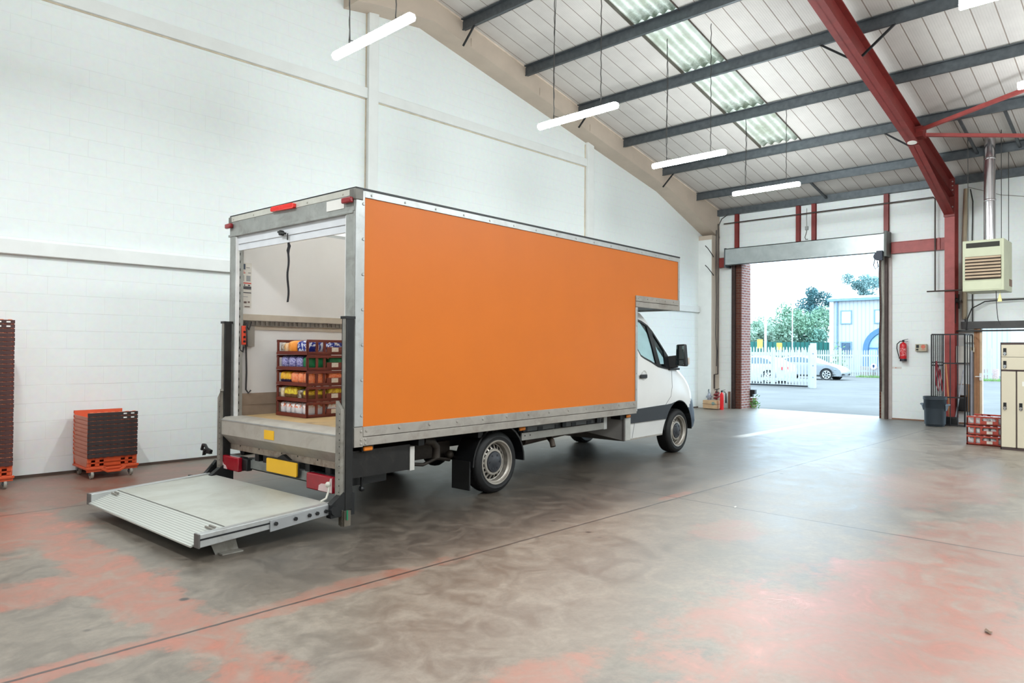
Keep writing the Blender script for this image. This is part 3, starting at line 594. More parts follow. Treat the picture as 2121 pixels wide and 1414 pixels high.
mb = MB(); mb.tube([(-2.30, 1.34, .50), (-2.31, 1.42, .52), (-2.31, 1.47, .56), (-2.31, 1.52, .56), (-2.31, 1.55, .50)], .018); mb.box((-2.32, 1.34, .47), (-2.29, 1.48, .51)); mb.prism([(1.50,.44),(1.44,.50),(1.48,.52)], 'x', -2.33, -2.29); part('latch_hook', mb, BLACKP, T)
mb = MB(); mb.tube([(-2.30, 1.30, .36), (-2.36, 1.36, .25), (-2.44, 1.40, .22), (-2.52, 1.44, .23)], .018); mb.prism([(-2.45,.19),(-2.25,.19),(-2.25,.40)], 'y', 1.30, 1.36); part('pivot_arm', mb, BLACKP, T)
# platform
PL = M('platform_aluminium', (196,198,190), .45, .3, .06, 1.6, .05, dirt=(170,168,156), dirt_amt=(.45,.75))
def zp(x): return .205 + .055*(x + 3.55)/1.25
P0, P1, PA, PB = -2.34, -3.33, -1.0, 1.24
def sl(mb, x0, x1, y0, y1, t0, t1, dz=0):
    mb.hexa([(x0,y0,zp(x0)-t0+dz),(x1,y0,zp(x1)-t1+dz),(x1,y1,zp(x1)-t1+dz),(x0,y1,zp(x0)-t0+dz),(x0,y0,zp(x0)+dz),(x1,y0,zp(x1)+dz),(x1,y1,zp(x1)+dz),(x0,y1,zp(x0)+dz)])
mb = MB(); sl(mb, P1, P0, PA, PB, .05, .06); part('lift_platform', mb, PL, T, label='lowered pale aluminium lift platform'); pp = T.children[-1]
mb = MB(); mb.hexa([(-3.62,PA,.105),(P1,PA,zp(P1)-.05),(P1,PB,zp(P1)-.05),(-3.60,PB,.115),(-3.62,PA,.118),(P1,PA,zp(P1)+.002),(P1,PB,zp(P1)+.002),(-3.60,PB,.128)])
part('ramp_lip', mb, stripes('ribbed_aluminium', (200,202,195), (172,174,168), 0, .024, .6, .45, .3), pp)
part('hinge_line', MB().box((-3.435, PA, .163), (-3.43, PB, .176)).box((P1-.004, PA, zp(P1)-.005), (P1+.004, PB, zp(P1)+.004)), M('dark_gap', (90,88,82), .8), pp)
for y0, y1 in ((PA-.075, PA), (PB, PB+.075)):
    mb = MB(); mb.hexa([(-3.58,y0,.108),(P0,y0,zp(P0)-.075),(P0,y1,zp(P0)-.075),(-3.58,y1,.108),(-3.58,y0,.212),(P0,y0,zp(P0)+.01),(P0,y1,zp(P0)+.01),(-3.58,y1,.212)]); part('side_rail', mb, ALU, pp, .004); sr = pp.children[-1]
mb = MB(); mb.hexa([(-3.58,PA-.079,.165),(-2.95,PA-.079,.19),(-2.95,PA-.07,.19),(-3.58,PA-.07,.165),(-3.58,PA-.079,.178),(-2.95,PA-.079,.203),(-2.95,PA-.07,.203),(-3.58,PA-.07,.178)]); part('rail_groove', mb, DARKST, pp)
part('rail_end_cap', MB().box((-3.592, PA-.078, .105), (-3.578, PA+.002, .214)), M('dark_cap', (96,92,90), .6), pp)
part('rail_end_cap', MB().box((-3.592, PB-.002, .105), (-3.578, PB+.078, .214)), M('dark_cap', (96,92,90), .6), pp)
mb = MB(); mb.hexa([(-2.98,PA-.088,.125),(-2.36,PA-.088,.175),(-2.36,PA-.075,.175),(-2.98,PA-.075,.125),(-2.98,PA-.088,.218),(-2.36,PA-.088,.262),(-2.36,PA-.075,.262),(-2.98,PA-.075,.218)])
part('hinge_arm', mb, M('steel_arm', (168,170,172), .4, .5, .08), pp)
for x in (-2.93, -2.74, -2.60, -2.52, -2.43): part('bolt', MB().cyl((x, PA-.088, zp(x)-.045), (x, PA-.102, zp(x)-.045), .018, 6), BLACKP, pp)
mb = MB(); mb.hexa([(-3.40,PA+.03,.0),(-3.20,PA+.03,.0),(-3.20,PA+.04,.0),(-3.40,PA+.04,.0),(-3.46,PA+.03,.14),(-3.24,PA+.03,.15),(-3.24,PA+.04,.15),(-3.46,PA+.04,.14)]); mb.box((-3.38, PA-.05, .002), (-3.20, PA+.04, .012))
part('support_foot', mb, LIFT, pp)
for rc in [(-3.42, -.97, -3.34, -.82), (-3.41, 1.06, -3.33, 1.2)]:
    mb = MB()
    for i in range(2): mb.hexa([(rc[0]+.02*i, rc[1]+.01*i, zp(rc[0])-.012+.011*i), (rc[0]+.02*i+.01, rc[1]+.01*i, zp(rc[0])-.006+.011*i), (rc[0]+.02*i+.01, rc[3]-.03*i, zp(rc[0])-.006+.011*i), (rc[0]+.02*i, rc[3]-.03*i, zp(rc[0])-.012+.011*i)] + [(rc[0]+.02*i, rc[1]+.01*i, zp(rc[0])-.002+.011*i), (rc[0]+.02*i+.01, rc[1]+.01*i, zp(rc[0])+.003+.011*i), (rc[0]+.02*i+.01, rc[3]-.03*i, zp(rc[0])+.003+.011*i), (rc[0]+.02*i, rc[3]-.03*i, zp(rc[0])-.002+.011*i)])
    part('worn_mark', mb, M('worn_print', (128,124,116), .7), pp)
mb = MB(); mb.tube([(-2.42, -.99, .28), (-2.36, -.99, .30), (-2.33, -.985, .36), (-2.32, -.98, .42)], .010); mb.ball((-2.325, -.97, .42), .028, 10); part('release_wire', mb, M('off_white_wire', (206,202,190), .5), T)
# chassis
mb = MB()
for y in (-.38, .58): mb.box((-2.1, y-.05, .52), (4.2, y+.05, .70))
for x in (-1.9, -1.2, -.3, .5, 1.3, 2.1, 2.7): mb.box((x-.04, -1.0, .68), (x+.04, 1.2, .78))
part('chassis', mb, DARKST, T)
mb = MB(); mb.box((-2.06, -.97, .44), (-1.33, -.55, .70)); part('power_pack_box', mb, M('grimy_black_box', (30,28,27), .5, .2, .3, 6, .1, dirt=(62,56,52), dirt_amt=(.55,.85)), T); pb = T.children[-1]
part('end_strip', MB().box((-1.335, -.978, .43), (-1.275, -.55, .675)), M('pale_strip', (206,202,196), .5), pb)
mb = MB(); mb.cyl((-2.0,-.5,.40),(-1.5,-.5,.40), .12, 18); mb.box((-2.1,-.8,.33),(-1.5,.9,.45)); mb.cyl((-1.85,-.85,.30),(-1.85,-.85,.42), .015, 8); mb.ball((-1.85,-.85,.30), .03, 8); part('lift_motor', mb, BLACKP, T)
mb = MB(); mb.tube([(-1.05,-.86,.70),(-.92,-.86,.68),(-.86,-.86,.62),(-.86,-.86,.50)], .045, 10); mb.tube([(-1.25,-.8,.66),(-1.2,-.82,.58),(-1.2,-.82,.46)], .03, 8); mb.tube([(-1.25,-.7,.46),(-.95,-.75,.42),(-.7,-.7,.46),(-.5,-.7,.42)], .02, 8); mb.box((-1.3,-.6,.45),(-.4,-.5,.62)); mb.ball((-.5,-.7,.48), .05, 10)
part('suspension', mb, M('rusty_brown_steel', (60,53,47), .55, .4, .3, 9, .1), T)
part('rear_axle', MB().cyl((.02,-.8,.37),(.02,1.0,.37), .06, 16).ball((.02,.1,.37), .17, 16), DARKST, T)
mb = MB(); mb.box((.46, -.975, .575), (2.30, -.955, .665)); mb.box((.46,-.955,.575),(2.30,-.94,.59)); mb.mat(1)
for x in (.52, .62): mb.cyl((x,-.975,.63),(x,-.98,.63), .008, 8)
part('guard_rail', mb, [M('grey_guard_rail', (150,148,142), .45, .5, .15, 6), BLACKP], T)
part('guard_rail_top', MB().box((.46, -.965, .675), (2.30, -.94, .735)), M('guard_dark', (84,86,86), .5, .4), T)
for i in range(5): part('guard_bracket', MB().box((.78+.36*i, -.972, .67), (.88+.36*i, -.95, .72)), DARKST, T)
part('guard_upright', MB().box((2.26, -.978, .57), (2.34, -.94, .76)), M('pale_upright', (176,176,172), .5, .4), T)
mb = MB(); mb.box((1.0,.0,.42),(1.6,.5,.60)); mb.cyl((.9,-.6,.50),(2.4,-.35,.52), .065, 14); mb.tube([(2.4,-.35,.52),(1.3,-.72,.54),(1.16,-.90,.50),(1.15,-.93,.43)], .038, 10); mb.box((1.7,-.5,.47),(2.7,.6,.62)); part('exhaust', mb, M('rusty_exhaust', (78,68,60), .6, .4, .3, 8), T)
# behind-cab panel
mb = MB(); mb.prism([(-1.0,.355),(-1.0,.765),(1.2,.765),(1.2,.355)], 'x', 2.76, 2.80); mb.hexa([(2.40,-.50,.50),(2.78,-.99,.36),(2.80,-.99,.36),(2.42,-.50,.50),(2.40,-.50,.74),(2.78,-.99,.76),(2.80,-.99,.76),(2.42,-.50,.74)]); part('cab_rear_panel', mb, M('ribbed_grey_panel', (96,92,88), .6, .2, .15, 5), T)
part('cab_rear_panel', MB().box((2.78, -1.0, .355), (2.95, -.97, .765)), M('pale_cab_edge', (190,190,184), .4, .1), T, .01, label='pale rear edge of the cab')
# mudguard, flap, side lamps
def arc(cx, cz, r, a0, a1, n=14): return [(cx + r*math.cos(math.radians(a0+(a1-a0)*i/n)), cz + r*math.sin(math.radians(a0+(a1-a0)*i/n))) for i in range(n+1)]
for y0, y1 in ((-1.01, -.72), (.92, 1.21)):
    po = arc(.02, .355, .455, -2, 180); pi_ = arc(.02, .355, .435, 180, -2); mb = MB()
    for i in range(14): mb.hexa([(po[i][0],y0,po[i][1]),(po[i+1][0],y0,po[i+1][1]),(po[i+1][0],y1,po[i+1][1]),(po[i][0],y1,po[i][1]),(pi_[14-i][0],y0,pi_[14-i][1]),(pi_[13-i][0],y0,pi_[13-i][1]),(pi_[13-i][0],y1,pi_[13-i][1]),(pi_[14-i][0],y1,pi_[14-i][1])])
    part('mudguard', mb, M('black_mudguard', (18,19,21), .4, 0, .2, 10), T)
    part('mud_flap', MB().box((-.46, y0+.03, .095), (-.44, y1+.02, .42)), RUBBER, T)
for x, y in ((-1.93, -1.03), (.44, -.985), (2.84, -1.008)):
    part('side_lamp', MB().box((x-.055, y-.03, .70), (x+.055, y, .745)), M('amber_lens', (244,138,42), .25, 0, .08), T, .014); sl_ = T.children[-1]
    part('lamp_base', MB().box((x-.065, y-.008, .695), (x+.075, y+.03, .75)), BLACKP, sl_)
# wheels
def wheel(x, y, side, r=.36, rear=True):
    # side -1: outer face towards -y
    w = .235; yo = y; s_ = side
    prof = [(.255, .0), (.27, .002), (.30, -.008*1), (.335, .004), (.352, .022), (.36, .045), (.36, w-.045), (.352, w-.022), (.32, w), (.255, w-.01)]
    mb = MB(); mb.lathe([(a, -s_*b) for a, b in prof], (x, yo, r), 'y', 48)
    for i in range(60):   # tread blocks
        t = 2*PI*i/60
        for k in range(3):
            yy = yo - s_*(.06 + .045*k + (.01 if i % 2 else 0)); c, sn = math.cos(t), math.sin(t)
            mb.beam((x+c*.357, yy, r+sn*.357), (x+c*.362, yy, r+sn*.362), .024, .036, up=(0,1,0))
    tire = part('wheel', mb, RUBBER, T, smooth=35)
    W = M('wheel_silver', (176,170,161), .38, .55, .08, 8, dirt=(140,128,114), dirt_amt=(.5,.9))
    d = .03 if rear else .015   # dish depth behind the rim edge
    mb = MB(); mb.lathe([(.262, -s_*.0), (.258, s_*.006), (.244, s_*.004), (.236, -s_*.02), (.222, -s_*.03), (.222, -s_*(.09+d))], (x, yo, r), 'y', 48)
    mb.lathe([(.156, -s_*(.030+d)), (.150, -s_*(.02+d)), (.128, -s_*(.018+d)), (.120, -s_*(.03+d))], (x, yo, r), 'y', 48)
    n = 18
    for i in range(n):
        t0 = 2*PI*(i-.17)/n; t1 = 2*PI*(i+.17)/n; vs = []
        for dz in (0, .012):
            for rr, t, h in ((.146, t0*1, .03), (.146, t1, .03), (.212, t1, .068), (.212, t0, .068)): vs.append((x+rr*math.cos(t), yo - s_*(h+d+dz-.004), r+rr*math.sin(t)))
        mb.add(vs, [(0,1,2,3),(7,6,5,4),(0,4,5,1),(1,5,6,2),(2,6,7,3),(3,7,4,0)])
    mb.lathe([(.216, -s_*(.06+d)), (.206, -s_*(.064+d)), (.206, -s_*(.072+d)), (.216, -s_*(.078+d))], (x, yo, r), 'y', 48)
    mb.lathe([(.158, -s_*(.032+d)), (.145, -s_*(.022+d))], (x, yo, r), 'y', 48)
    part('rim', mb, W, tire)
    mb = MB(); mb.lathe([(.21, -s_*(.10+d)), (.0, -s_*(.10+d))], (x, yo, r), 'y', 32); part('brake_drum', mb, BLACKP, tire)
    mb = MB(); mb.lathe([(.124, -s_*(.024+d)), (.118, -s_*(.008+d)), (.06, -s_*(.0+d)), (.05, s_*.006-s_*d), (.0, s_*.008-s_*d)], (x, yo, r), 'y', 32)
    for i in range(6):
        t = 2*PI*i/6; mb.cyl((x+.085*math.cos(t), yo-s_*(.004+d), r+.085*math.sin(t)), (x+.085*math.cos(t), yo+s_*.002-s_*d, r+.085*math.sin(t)), .013, 6)
    part('hub_cap', mb, M('charcoal_cap', (50,52,58), .4, 0, .15), tire)
wheel(.02, -.97, -1); wheel(.02, 1.17, 1); wheel(4.575, -.925, -1, rear=False); wheel(4.575, 1.125, 1, rear=False)
# cab of the truck
YC = .10
CABW = WHITEP
st = [  # x at the side, sill z, halfwidths (sill, .62, .95, belt, roof edge), belt z, roof-edge z, centre z, plan bulge
 (2.93, .36, 1.03, 1.075, 1.085, 1.07, .92, 1.40, 2.33, 2.43, 0.0),
 (3.30, .36, 1.03, 1.075, 1.085, 1.07, .92, 1.40, 2.31, 2.42, 0.0),
 (3.50, .36, 1.03, 1.075, 1.085, 1.07, .92, 1.40, 2.27, 2.39, 0.0),
 (3.66, .36, 1.03, 1.075, 1.085, 1.07, .925,1.40, 2.17, 2.31, 0.0),
 (3.82, .36, 1.03, 1.075, 1.085, 1.07, .94, 1.40, 2.02, 2.18, 0.0),
 (4.03, .36, 1.03, 1.075, 1.085, 1.065,.965,1.39, 1.83, 2.00, 0.0),
 (4.27, .36, 1.03, 1.075, 1.085, 1.06, .99, 1.38, 1.61, 1.78, 0.0),
 (4.45, .36, 1.03, 1.075, 1.08, 1.05, 1.01, 1.36, 1.44, 1.58, .02),
 (4.66, .36, 1.03, 1.07, 1.075, 1.04, .97, 1.27, 1.36, 1.46, .06),
 (4.86, .36, 1.03, 1.07, 1.07, 1.03, .95, 1.16, 1.26, 1.38, .12),
 (5.00, .37, 1.03, 1.06, 1.06, 1.02, .94, 1.04, 1.13, 1.28, .17),
 (5.09, .38, 1.02, 1.05, 1.04, 1.01, .94, .90, .98, 1.14, .20),
 (5.15, .40, 1.01, 1.04, 1.03, 1.0, .95, .74, .80, .95, .22),
 (5.16, .42, 1.0, 1.02, 1.01, .99, .95, .60, .64, .72, .22),
 (5.12, .44, .98, .99, .99, .98, .95, .50, .52, .54, .21)]
def section(s_):
    x, zs, h0, h1, h2, hb, hr, zbelt, zre, zc, bul = s_
    z1 = min(.62, zs+.6*(zbelt-zs)*.5); z2 = min(.95, zs + (zbelt-zs)*.66)
    right = [(h0, zs), (h1, z1), (h2, z2), (hb, zbelt)]
    for t in (.33, .66): right.append((hb + (hr-hb)*(t*t*.6+t*.4), zbelt + (zre-zbelt)*t))
    right.append((hr, zre))
    for t in (.25, .5, .75, 1.0): right.append((hr*(1-t), zre + (zc-zre)*math.sin(t*PI/2)))
    pts = [(-y, z) for y, z in right] + [(y, z) for y, z in right[:-1][::-1]]
    return [(x + bul*(1-(abs(y)/1.0)**2.2) if bul else x, YC+y, z) for y, z in pts]
def cabmesh():
    fine = []
    for i in range(len(st)-1):
        p0, p1, p2, p3 = st[max(i-1,0)], st[i], st[i+1], st[min(i+2,len(st)-1)]
        for q in range(4):
            t = q/4; fine.append(tuple(.5*((2*b)+(-a+c)*t+(2*a-5*b+4*c-d)*t*t+(-a+3*b-3*c+d)*t**3) if i > 5 else b+(c-b)*t for a, b, c, d in zip(p0, p1, p2, p3)))
    fine.append(st[-1])
    def dense(sec):
        out = []
        for i in range(len(sec)-1):
            for q in range(4): t = q/4; out.append(tuple(a+(b-a)*t for a, b in zip(sec[i], sec[i+1])))
        return out + [sec[-1]]
    secs = [dense(section(s_)) for s_ in fine]; n = len(secs[0]); mb = MB(); vs = [p for s_ in secs for p in s_]; fs = []
    for i in range(len(secs)-1):
        for j in range(n-1): fs.append((i*n+j, i*n+j+1, (i+1)*n+j+1, (i+1)*n+j))
    mb.add(vs, fs); fb = (len(secs)-1)*n; mb.f.append(tuple(range(fb, fb+n))); mb.m.append(0)
    return mb
def offset(poly, d):
    n = len(poly); cx = sum(p[0] for p in poly)/n; cy = sum(p[1] for p in poly)/n; out = []
    for i in range(n):
        a, b, c = Vector(poly[i-1]), Vector(poly[i]), Vector(poly[(i+1) % n]); e1 = (b-a).normalized(); e2 = (c-b).normalized()
        n1 = Vector((-e1.y, e1.x)); n2 = Vector((-e2.y, e2.x)); m = (n1+n2); m = m.normalized()/max(.5, m.normalized().dot(n1))
        if (Vector((cx, cy))-b).dot(m) < 0: m = -m
        out.append(tuple(b + m*d))
    return out
WIN = [(3.02,2.19),(3.29,2.19),(3.48,2.15),(3.64,2.09),(3.77,2.00),(3.97,1.81),(4.15,1.63),(4.34,1.43),(4.26,1.385),(4.02,1.40),(3.81,1.43),(3.61,1.50),(3.41,1.56),(3.31,1.60),(3.26,1.66),(3.20,1.74),(3.02,1.74)]
def tilt(z): return -.965 + .14*max(0, z-1.40)/.93     # leaning plane of the side windows (right side)
def temp(mb, name):
    return link(name, mb.mesh(name, CABW, 0))
body = link('cab_body', cabmesh().mesh('cab_body', CABW, 50), None)
sol = body.modifiers.new('s', 'SOLIDIFY'); sol.thickness = .03; sol.offset = -1
cut = []
c1 = temp(MB().prism(WIN, 'y', -2, 2), 'c1'); cut.append(c1)
c2 = temp(MB().cyl((4.50, -2, .40), (4.50, 2, .40), .475, 40), 'c2'); cut.append(c2)
ws = MB(); ws.hexa([(3.64,-.80+YC,2.00),(4.50,-.92+YC,1.40),(4.50,.92+YC,1.40),(3.64,.80+YC,2.00),(3.80,-.80+YC,2.6),(4.62,-.92+YC,1.75),(4.62,.92+YC,1.75),(3.80,.80+YC,2.6)]); c3 = temp(ws, 'c3'); cut.append(c3)
for c in cut:
    b = body.modifiers.new('b', 'BOOLEAN'); b.operation = 'DIFFERENCE'; b.object = c; b.solver = 'EXACT'
dg = bpy.context.evaluated_depsgraph_get(); me = bpy.data.meshes.new_from_object(body.evaluated_get(dg)); me.name = 'cab_body'
for c in cut + [body]: bpy.data.objects.remove(c, do_unlink=True)
for p in me.polygons: p.use_smooth = True
me.set_sharp_from_angle(angle=math.radians(35))
me.materials.append(M('blue_grey_bumper', (70,82,98), .4, 0, .1))
for p in me.polygons:
    c = p.center
    if c.z < .86 - max(0, (4.97-c.x))*1.2 and c.x > 4.80 + max(0, c.z-.6)*.3: p.material_index = 1
cab = link('cab_body', me, T); cab['label'] = 'white cab with short sloping bonnet'
GL = glass_mat('cab_window_glass', (238,249,250)); FRM = M('black_window_frame', (24,26,30), .3)
def side(poly, t0, t1, m, name, sgn, inner=None):
    mb = MB(); 
    if inner: mb.ring(poly, inner, 'y', 0, 1)
    else: mb.prism(poly, 'y', 0, 1)
    def mp(p):
        x, t, z = p; y = tilt(z) - t0 + (t1-t0)*-1*t
        y = tilt(z) + t0 + (t1-t0)*t
        return (x, y if sgn < 0 else 2*YC - y, z)
    mb.v = [mp(p) for p in mb.v]; return part(name, mb, m, T)
QG = [(3.735,1.98),(3.81,1.93),(3.98,1.77),(4.06,1.66),(4.06,1.42),(3.90,1.445),(3.82,1.70)]
DG = [(3.04,2.15),(3.30,2.15),(3.42,2.125),(3.52,2.08),(3.61,2.0),(3.67,1.90),(3.72,1.75),(3.79,1.47),(3.62,1.515),(3.43,1.575),(3.33,1.615),(3.28,1.66),(3.22,1.76),(3.04,1.76)]
for sg in (-1, 1):
    side(WIN, -.012, .02, FRM, 'window_frame', sg, offset(WIN, .03))
    side([(3.60,2.06),(3.74,2.0),(3.79,1.80),(3.90,1.42),(3.77,1.45),(3.70,1.75)], -.014, .015, FRM, 'window_pillar', sg)
    side([(4.05,1.72),(4.15,1.62),(4.34,1.43),(4.26,1.39),(4.05,1.40)], -.014, .015, FRM, 'mirror_sail', sg)
    side(DG, .004, .010, GL, 'door_window', sg); side(QG, .004, .010, GL, 'quarter_window', sg)
mb = MB(); rows = []
for i in range(3, 8):
    sec = section(st[i]); ctr = Vector((3.6, YC, 1.2)); rows.append([tuple(Vector(p) + (ctr-Vector(p)).normalized()*.012) for p in sec[6:15]])
mb.add([p for r in rows for p in r], [(i*9+j, i*9+j+1, i*9+j+10, i*9+j+9) for i in range(4) for j in range(8)]); part('windscreen', mb, glass_mat('windscreen_glass', (236,248,248)), T, smooth=60)
# interior
DASH = M('cab_interior_dark', (38,42,50), .6, 0, .2)
mb = MB(); mb.hexa([(3.95,-.85,1.05),(4.5,-.9,1.05),(4.5,1.1,1.05),(3.95,1.05,1.05),(3.98,-.85,1.47),(4.48,-.9,1.47),(4.48,1.1,1.47),(3.98,1.05,1.47)]); part('dashboard', mb, DASH, T, .03)
mb = MB(); c = Vector((3.72,-.45,1.55)); ax = Vector((-.75,0,.55)).normalized(); a = Vector((0,1,0)); b_ = ax.cross(a)
mb.tube([c + (a*math.cos(2*PI*i/24) + b_*math.sin(2*PI*i/24))*.20 for i in range(25)], .017, 8); mb.cyl(c - ax*.02, c + ax*.03, .06, 14)
for t in (0, 120, 240): mb.beam(c, c + (a*math.cos(math.radians(t+90)) + b_*math.sin(math.radians(t+90)))*.2, .03, .02)
mb.cyl(c, c - ax*.4, .03, 10); part('steering_wheel', mb, BLACKP, T)
for y in (-.5, .55):
    mb = MB(); mb.box((3.10,y-.25,.95),(3.6,y+.25,1.15)); mb.hexa([(3.02,y-.24,1.1),(3.16,y-.24,1.1),(3.16,y+.24,1.1),(3.02,y+.24,1.1),(2.97,y-.22,1.72),(3.06,y-.22,1.72),(3.06,y+.22,1.72),(2.97,y+.22,1.72)]); part('seat', mb, DASH, T, .03)
part('cab_floor', MB().box((2.95,-.9,.75),(4.2,1.1,.80)), DASH, T)
mb = MB(); arq = [(4.50+.468*math.cos(math.radians(a)), .40+.468*math.sin(math.radians(a))) for a in range(-4, 185, 7)]; arr = [(4.50+.462*math.cos(math.radians(a)), .40+.462*math.sin(math.radians(a))) for a in range(-4, 185, 7)]
for y0, y1 in ((-.97,-.64),(.84,1.17)):
    for i in range(len(arq)-1): mb.hexa([(arq[i][0],y0,arq[i][1]),(arq[i+1][0],y0,arq[i+1][1]),(arq[i+1][0],y1,arq[i+1][1]),(arq[i][0],y1,arq[i][1]),(arr[i][0],y0,arr[i][1]),(arr[i+1][0],y0,arr[i+1][1]),(arr[i+1][0],y1,arr[i+1][1]),(arr[i][0],y1,arr[i][1])])
mb.box((4.03,-.645,.38),(4.96,.845,.86)); part('wheel_well', mb, BLACKP, T)
# black trims following the body side
def onside(x, z):
    # y of the right body side at (x, z), from the loft sections
    for i in range(len(st)-1):
        if st[i][0] <= x <= st[i+1][0]:
            f = (x-st[i][0])/(st[i+1][0]-st[i][0]); ys = []
            for s_ in (st[i], st[i+1]):
                sec = section(s_)[:11]
                for k in range(10):
                    if sec[k][2] <= z <= sec[k+1][2]:
                        g = (z-sec[k][2])/max(1e-6, sec[k+1][2]-sec[k][2]); ys.append(sec[k][1] + (sec[k+1][1]-sec[k][1])*g); break
                else: ys.append(sec[5][1])
            return ys[0] + (ys[1]-ys[0])*f
    return -.95
def strip(name, poly_rows, m, t=.012, lab=None):
    # rows of (x,z) pairs: quads between bottom row and top row, hugging the body
    mb = MB()
    B, U = poly_rows
    for i in range(len(B)-1):
        q = [B[i], B[i+1], U[i+1], U[i]]; inn = [(x, onside(x, z)+.004, z) for x, z in q]; out = [(x, onside(x, z)-t, z) for x, z in q]
        mb.hexa(out + inn)
    return part(name, mb, m, T, label=lab)
BK = M('charcoal_trim_plastic', (44,48,54), .45, 0, .1)
strip('rubbing_strip', ([(2.955,.60),(3.10,.60),(3.5,.60),(3.95,.60)], [(2.955,.80),(3.10,.805),(3.5,.815),(3.95,.825)]), BK, .018)
A = [(4.49+.478*math.cos(math.radians(a)), .40+.478*math.sin(math.radians(a))) for a in range(156, -4, -8)]
A2 = [(4.49+.56*math.cos(math.radians(a)), .40+.56*math.sin(math.radians(a))) for a in range(156, 100, -8)]
strip('arch_trim', ([p for p in A[:7]], [(3.95,.60),(3.95,.72),(3.95,.825),(4.02,.826),(4.10,.828),(4.17,.832),(4.24,.836)]), BK, .014)
GAP = M('panel_gap', (120,124,126), .7)
def seam(pts): 
    mb = MB(); mb.tube([(x, onside(x, z)-.0005, z) for x, z in pts], .004, 6); return mb
mb = seam([(3.10,.37),(3.10,.6),(3.10,.95),(3.06,1.3),(3.03,1.6)]); mb2 = seam([(4.03,.82),(4.20,.95),(4.26,1.1),(4.27,1.36)])
part('door_gap', mb, GAP, T); part('door_gap', mb2, GAP, T)
mb = MB(); y = onside(3.36,1.27); mb.box((3.22,y-.035,1.265),(3.42,y-.012,1.325)); part('door_handle', mb, BLACKP, T, .012); dh = T.children[-1]
mb = MB(); mb.lathe([(.075,0),(.06,.015),(0,.02)], (3.36,y-.012,1.31), 'y', 24); part('handle_cup', mb, WHITEP, dh)
part('sill_edge', MB().box((2.96,-.955,.345),(3.98,-.90,.365)), ALUW, T)
# mirror
for sg in (-1, 1):
    def my(y): return y if sg < 0 else 2*YC - y
    mb = MB(); mb.hexa([(4.200,my(-1.06),1.45),(4.320,my(-1.06),1.45),(4.320,my(-1.24),1.44),(4.200,my(-1.24),1.44),(4.200,my(-1.07),1.79),(4.300,my(-1.07),1.79),(4.300,my(-1.22),1.80),(4.200,my(-1.22),1.80)]); part('door_mirror', mb, BLACKP, T, .022); dm = T.children[-1]
    part('mirror_glass', MB().box((4.194,my(-1.085),1.56),(4.200,my(-1.215),1.77)), M('mirror_silver', (206,212,210), .03, 1, .02), dm)
    part('mirror_glass', MB().box((4.194,my(-1.085),1.465),(4.200,my(-1.215),1.54)), M('mirror_silver', (206,212,210)), dm)
    mb = MB(); mb.hexa([(4.16,my(-.94),1.40),(4.22,my(-1.08),1.42),(4.28,my(-1.08),1.42),(4.30,my(-.94),1.40),(4.16,my(-.94),1.60),(4.22,my(-1.08),1.62),(4.28,my(-1.08),1.62),(4.30,my(-.94),1.60)]); part('mirror_arm', mb, BLACKP, dm, .012)
    part('indicator', MB().box((4.300,my(-1.20),1.47),(4.340,my(-1.25),1.58)), M('clear_indicator', (226,216,206), .15), dm, .01)
part('mirror_foot', MB().box((4.15,-1.0,1.375),(4.48,-.955,1.41)), BLACKP, T, .008)
# ------------------------------------------------------------------ things in the hall
ONES = ['','first','second','third','fourth','fifth','sixth','seventh','eighth','ninth','tenth','eleventh','twelfth','thirteenth','fourteenth','fifteenth','sixteenth','seventeenth','eighteenth','nineteenth']
CARD = ['','one','two','three','four','five','six','seven','eight','nine']
def ordw(n):
    if n < 20: return ONES[n]
    t = {2: ('twentieth', 'twenty'), 3: ('thirtieth', 'thirty')}[n//10]
    return t[0] if n % 10 == 0 else t[1] + '-' + ONES[n % 10]
# LED tube lights
LAMP = glow('led_diffuser', (240, 250, 252), 185.0)
def tube_light(x, y0, y1, z, label):
    yc = (y0+y1)/2; t = thing('tube_light', label, 'light', (x, yc, z), 0, 'hanging tube lights'); L = (y1-y0)/2
    mb = MB(); mb.box((-.03, -L+.03, .03), (.03, L-.03, .045)); part('housing', mb, WHITEP, t, .006)
    pr = [(-.05, 0), (-.045, -.035), (-.02, -.055), (.02, -.055), (.045, -.035), (.05, 0), (.035, .03), (-.035, .03)]
    mb = MB(); n = len(pr); vs = [(a, s_*L, b) for s_ in (-1, 1) for a, b in pr]
    mb.add(vs, [(i, (i+1) % n, n+(i+1) % n, n+i) for i in range(n)] + [tuple(range(n)), tuple(range(n, 2*n))[::-1]]); part('diffuser', mb, LAMP, t)
    zt_ = min(zr(x) - z - .02, 4)
    for k, y in enumerate((-L*.62, L*.60)):
        mb = MB(); m = int(zt_/.06); mb.tube([(0, y + .006*math.sin(i*1.7), .04 + zt_*i/m - .04*i/m) for i in range(m+1)], .007, 5)
        if k == 1 or True: mb.tube([(.02, y+.01+.02*math.sin(i*.35), .04 + zt_*.98*i/20) for i in range(21)], .005, 5) if k == 1 else None
        part('chain', mb, CHAIN, t)
    mb = MB(); mb.tube([(0, L*.60, .10), (0, L*.45, .05), (0, L*.2, .06)], .005, 5); part('flex', mb, CABLE, t)
    return t
for x, lb in [(4.71, 'nearest and largest of the four hanging tube lights along the left wall'), (8.45, 'second hanging tube light along the left wall, above the truck roof'), (11.75, 'third hanging tube light along the left wall, over the skylight end'), (15.04, 'farthest hanging tube light along the left wall, in front of the lowest purlin')]:
    tube_light(x, 6.07, 7.57, 5.26, lb)
tube_light(8.45, .26, 1.76, 5.28, 'hanging tube light cut off by the top right corner of the photo')
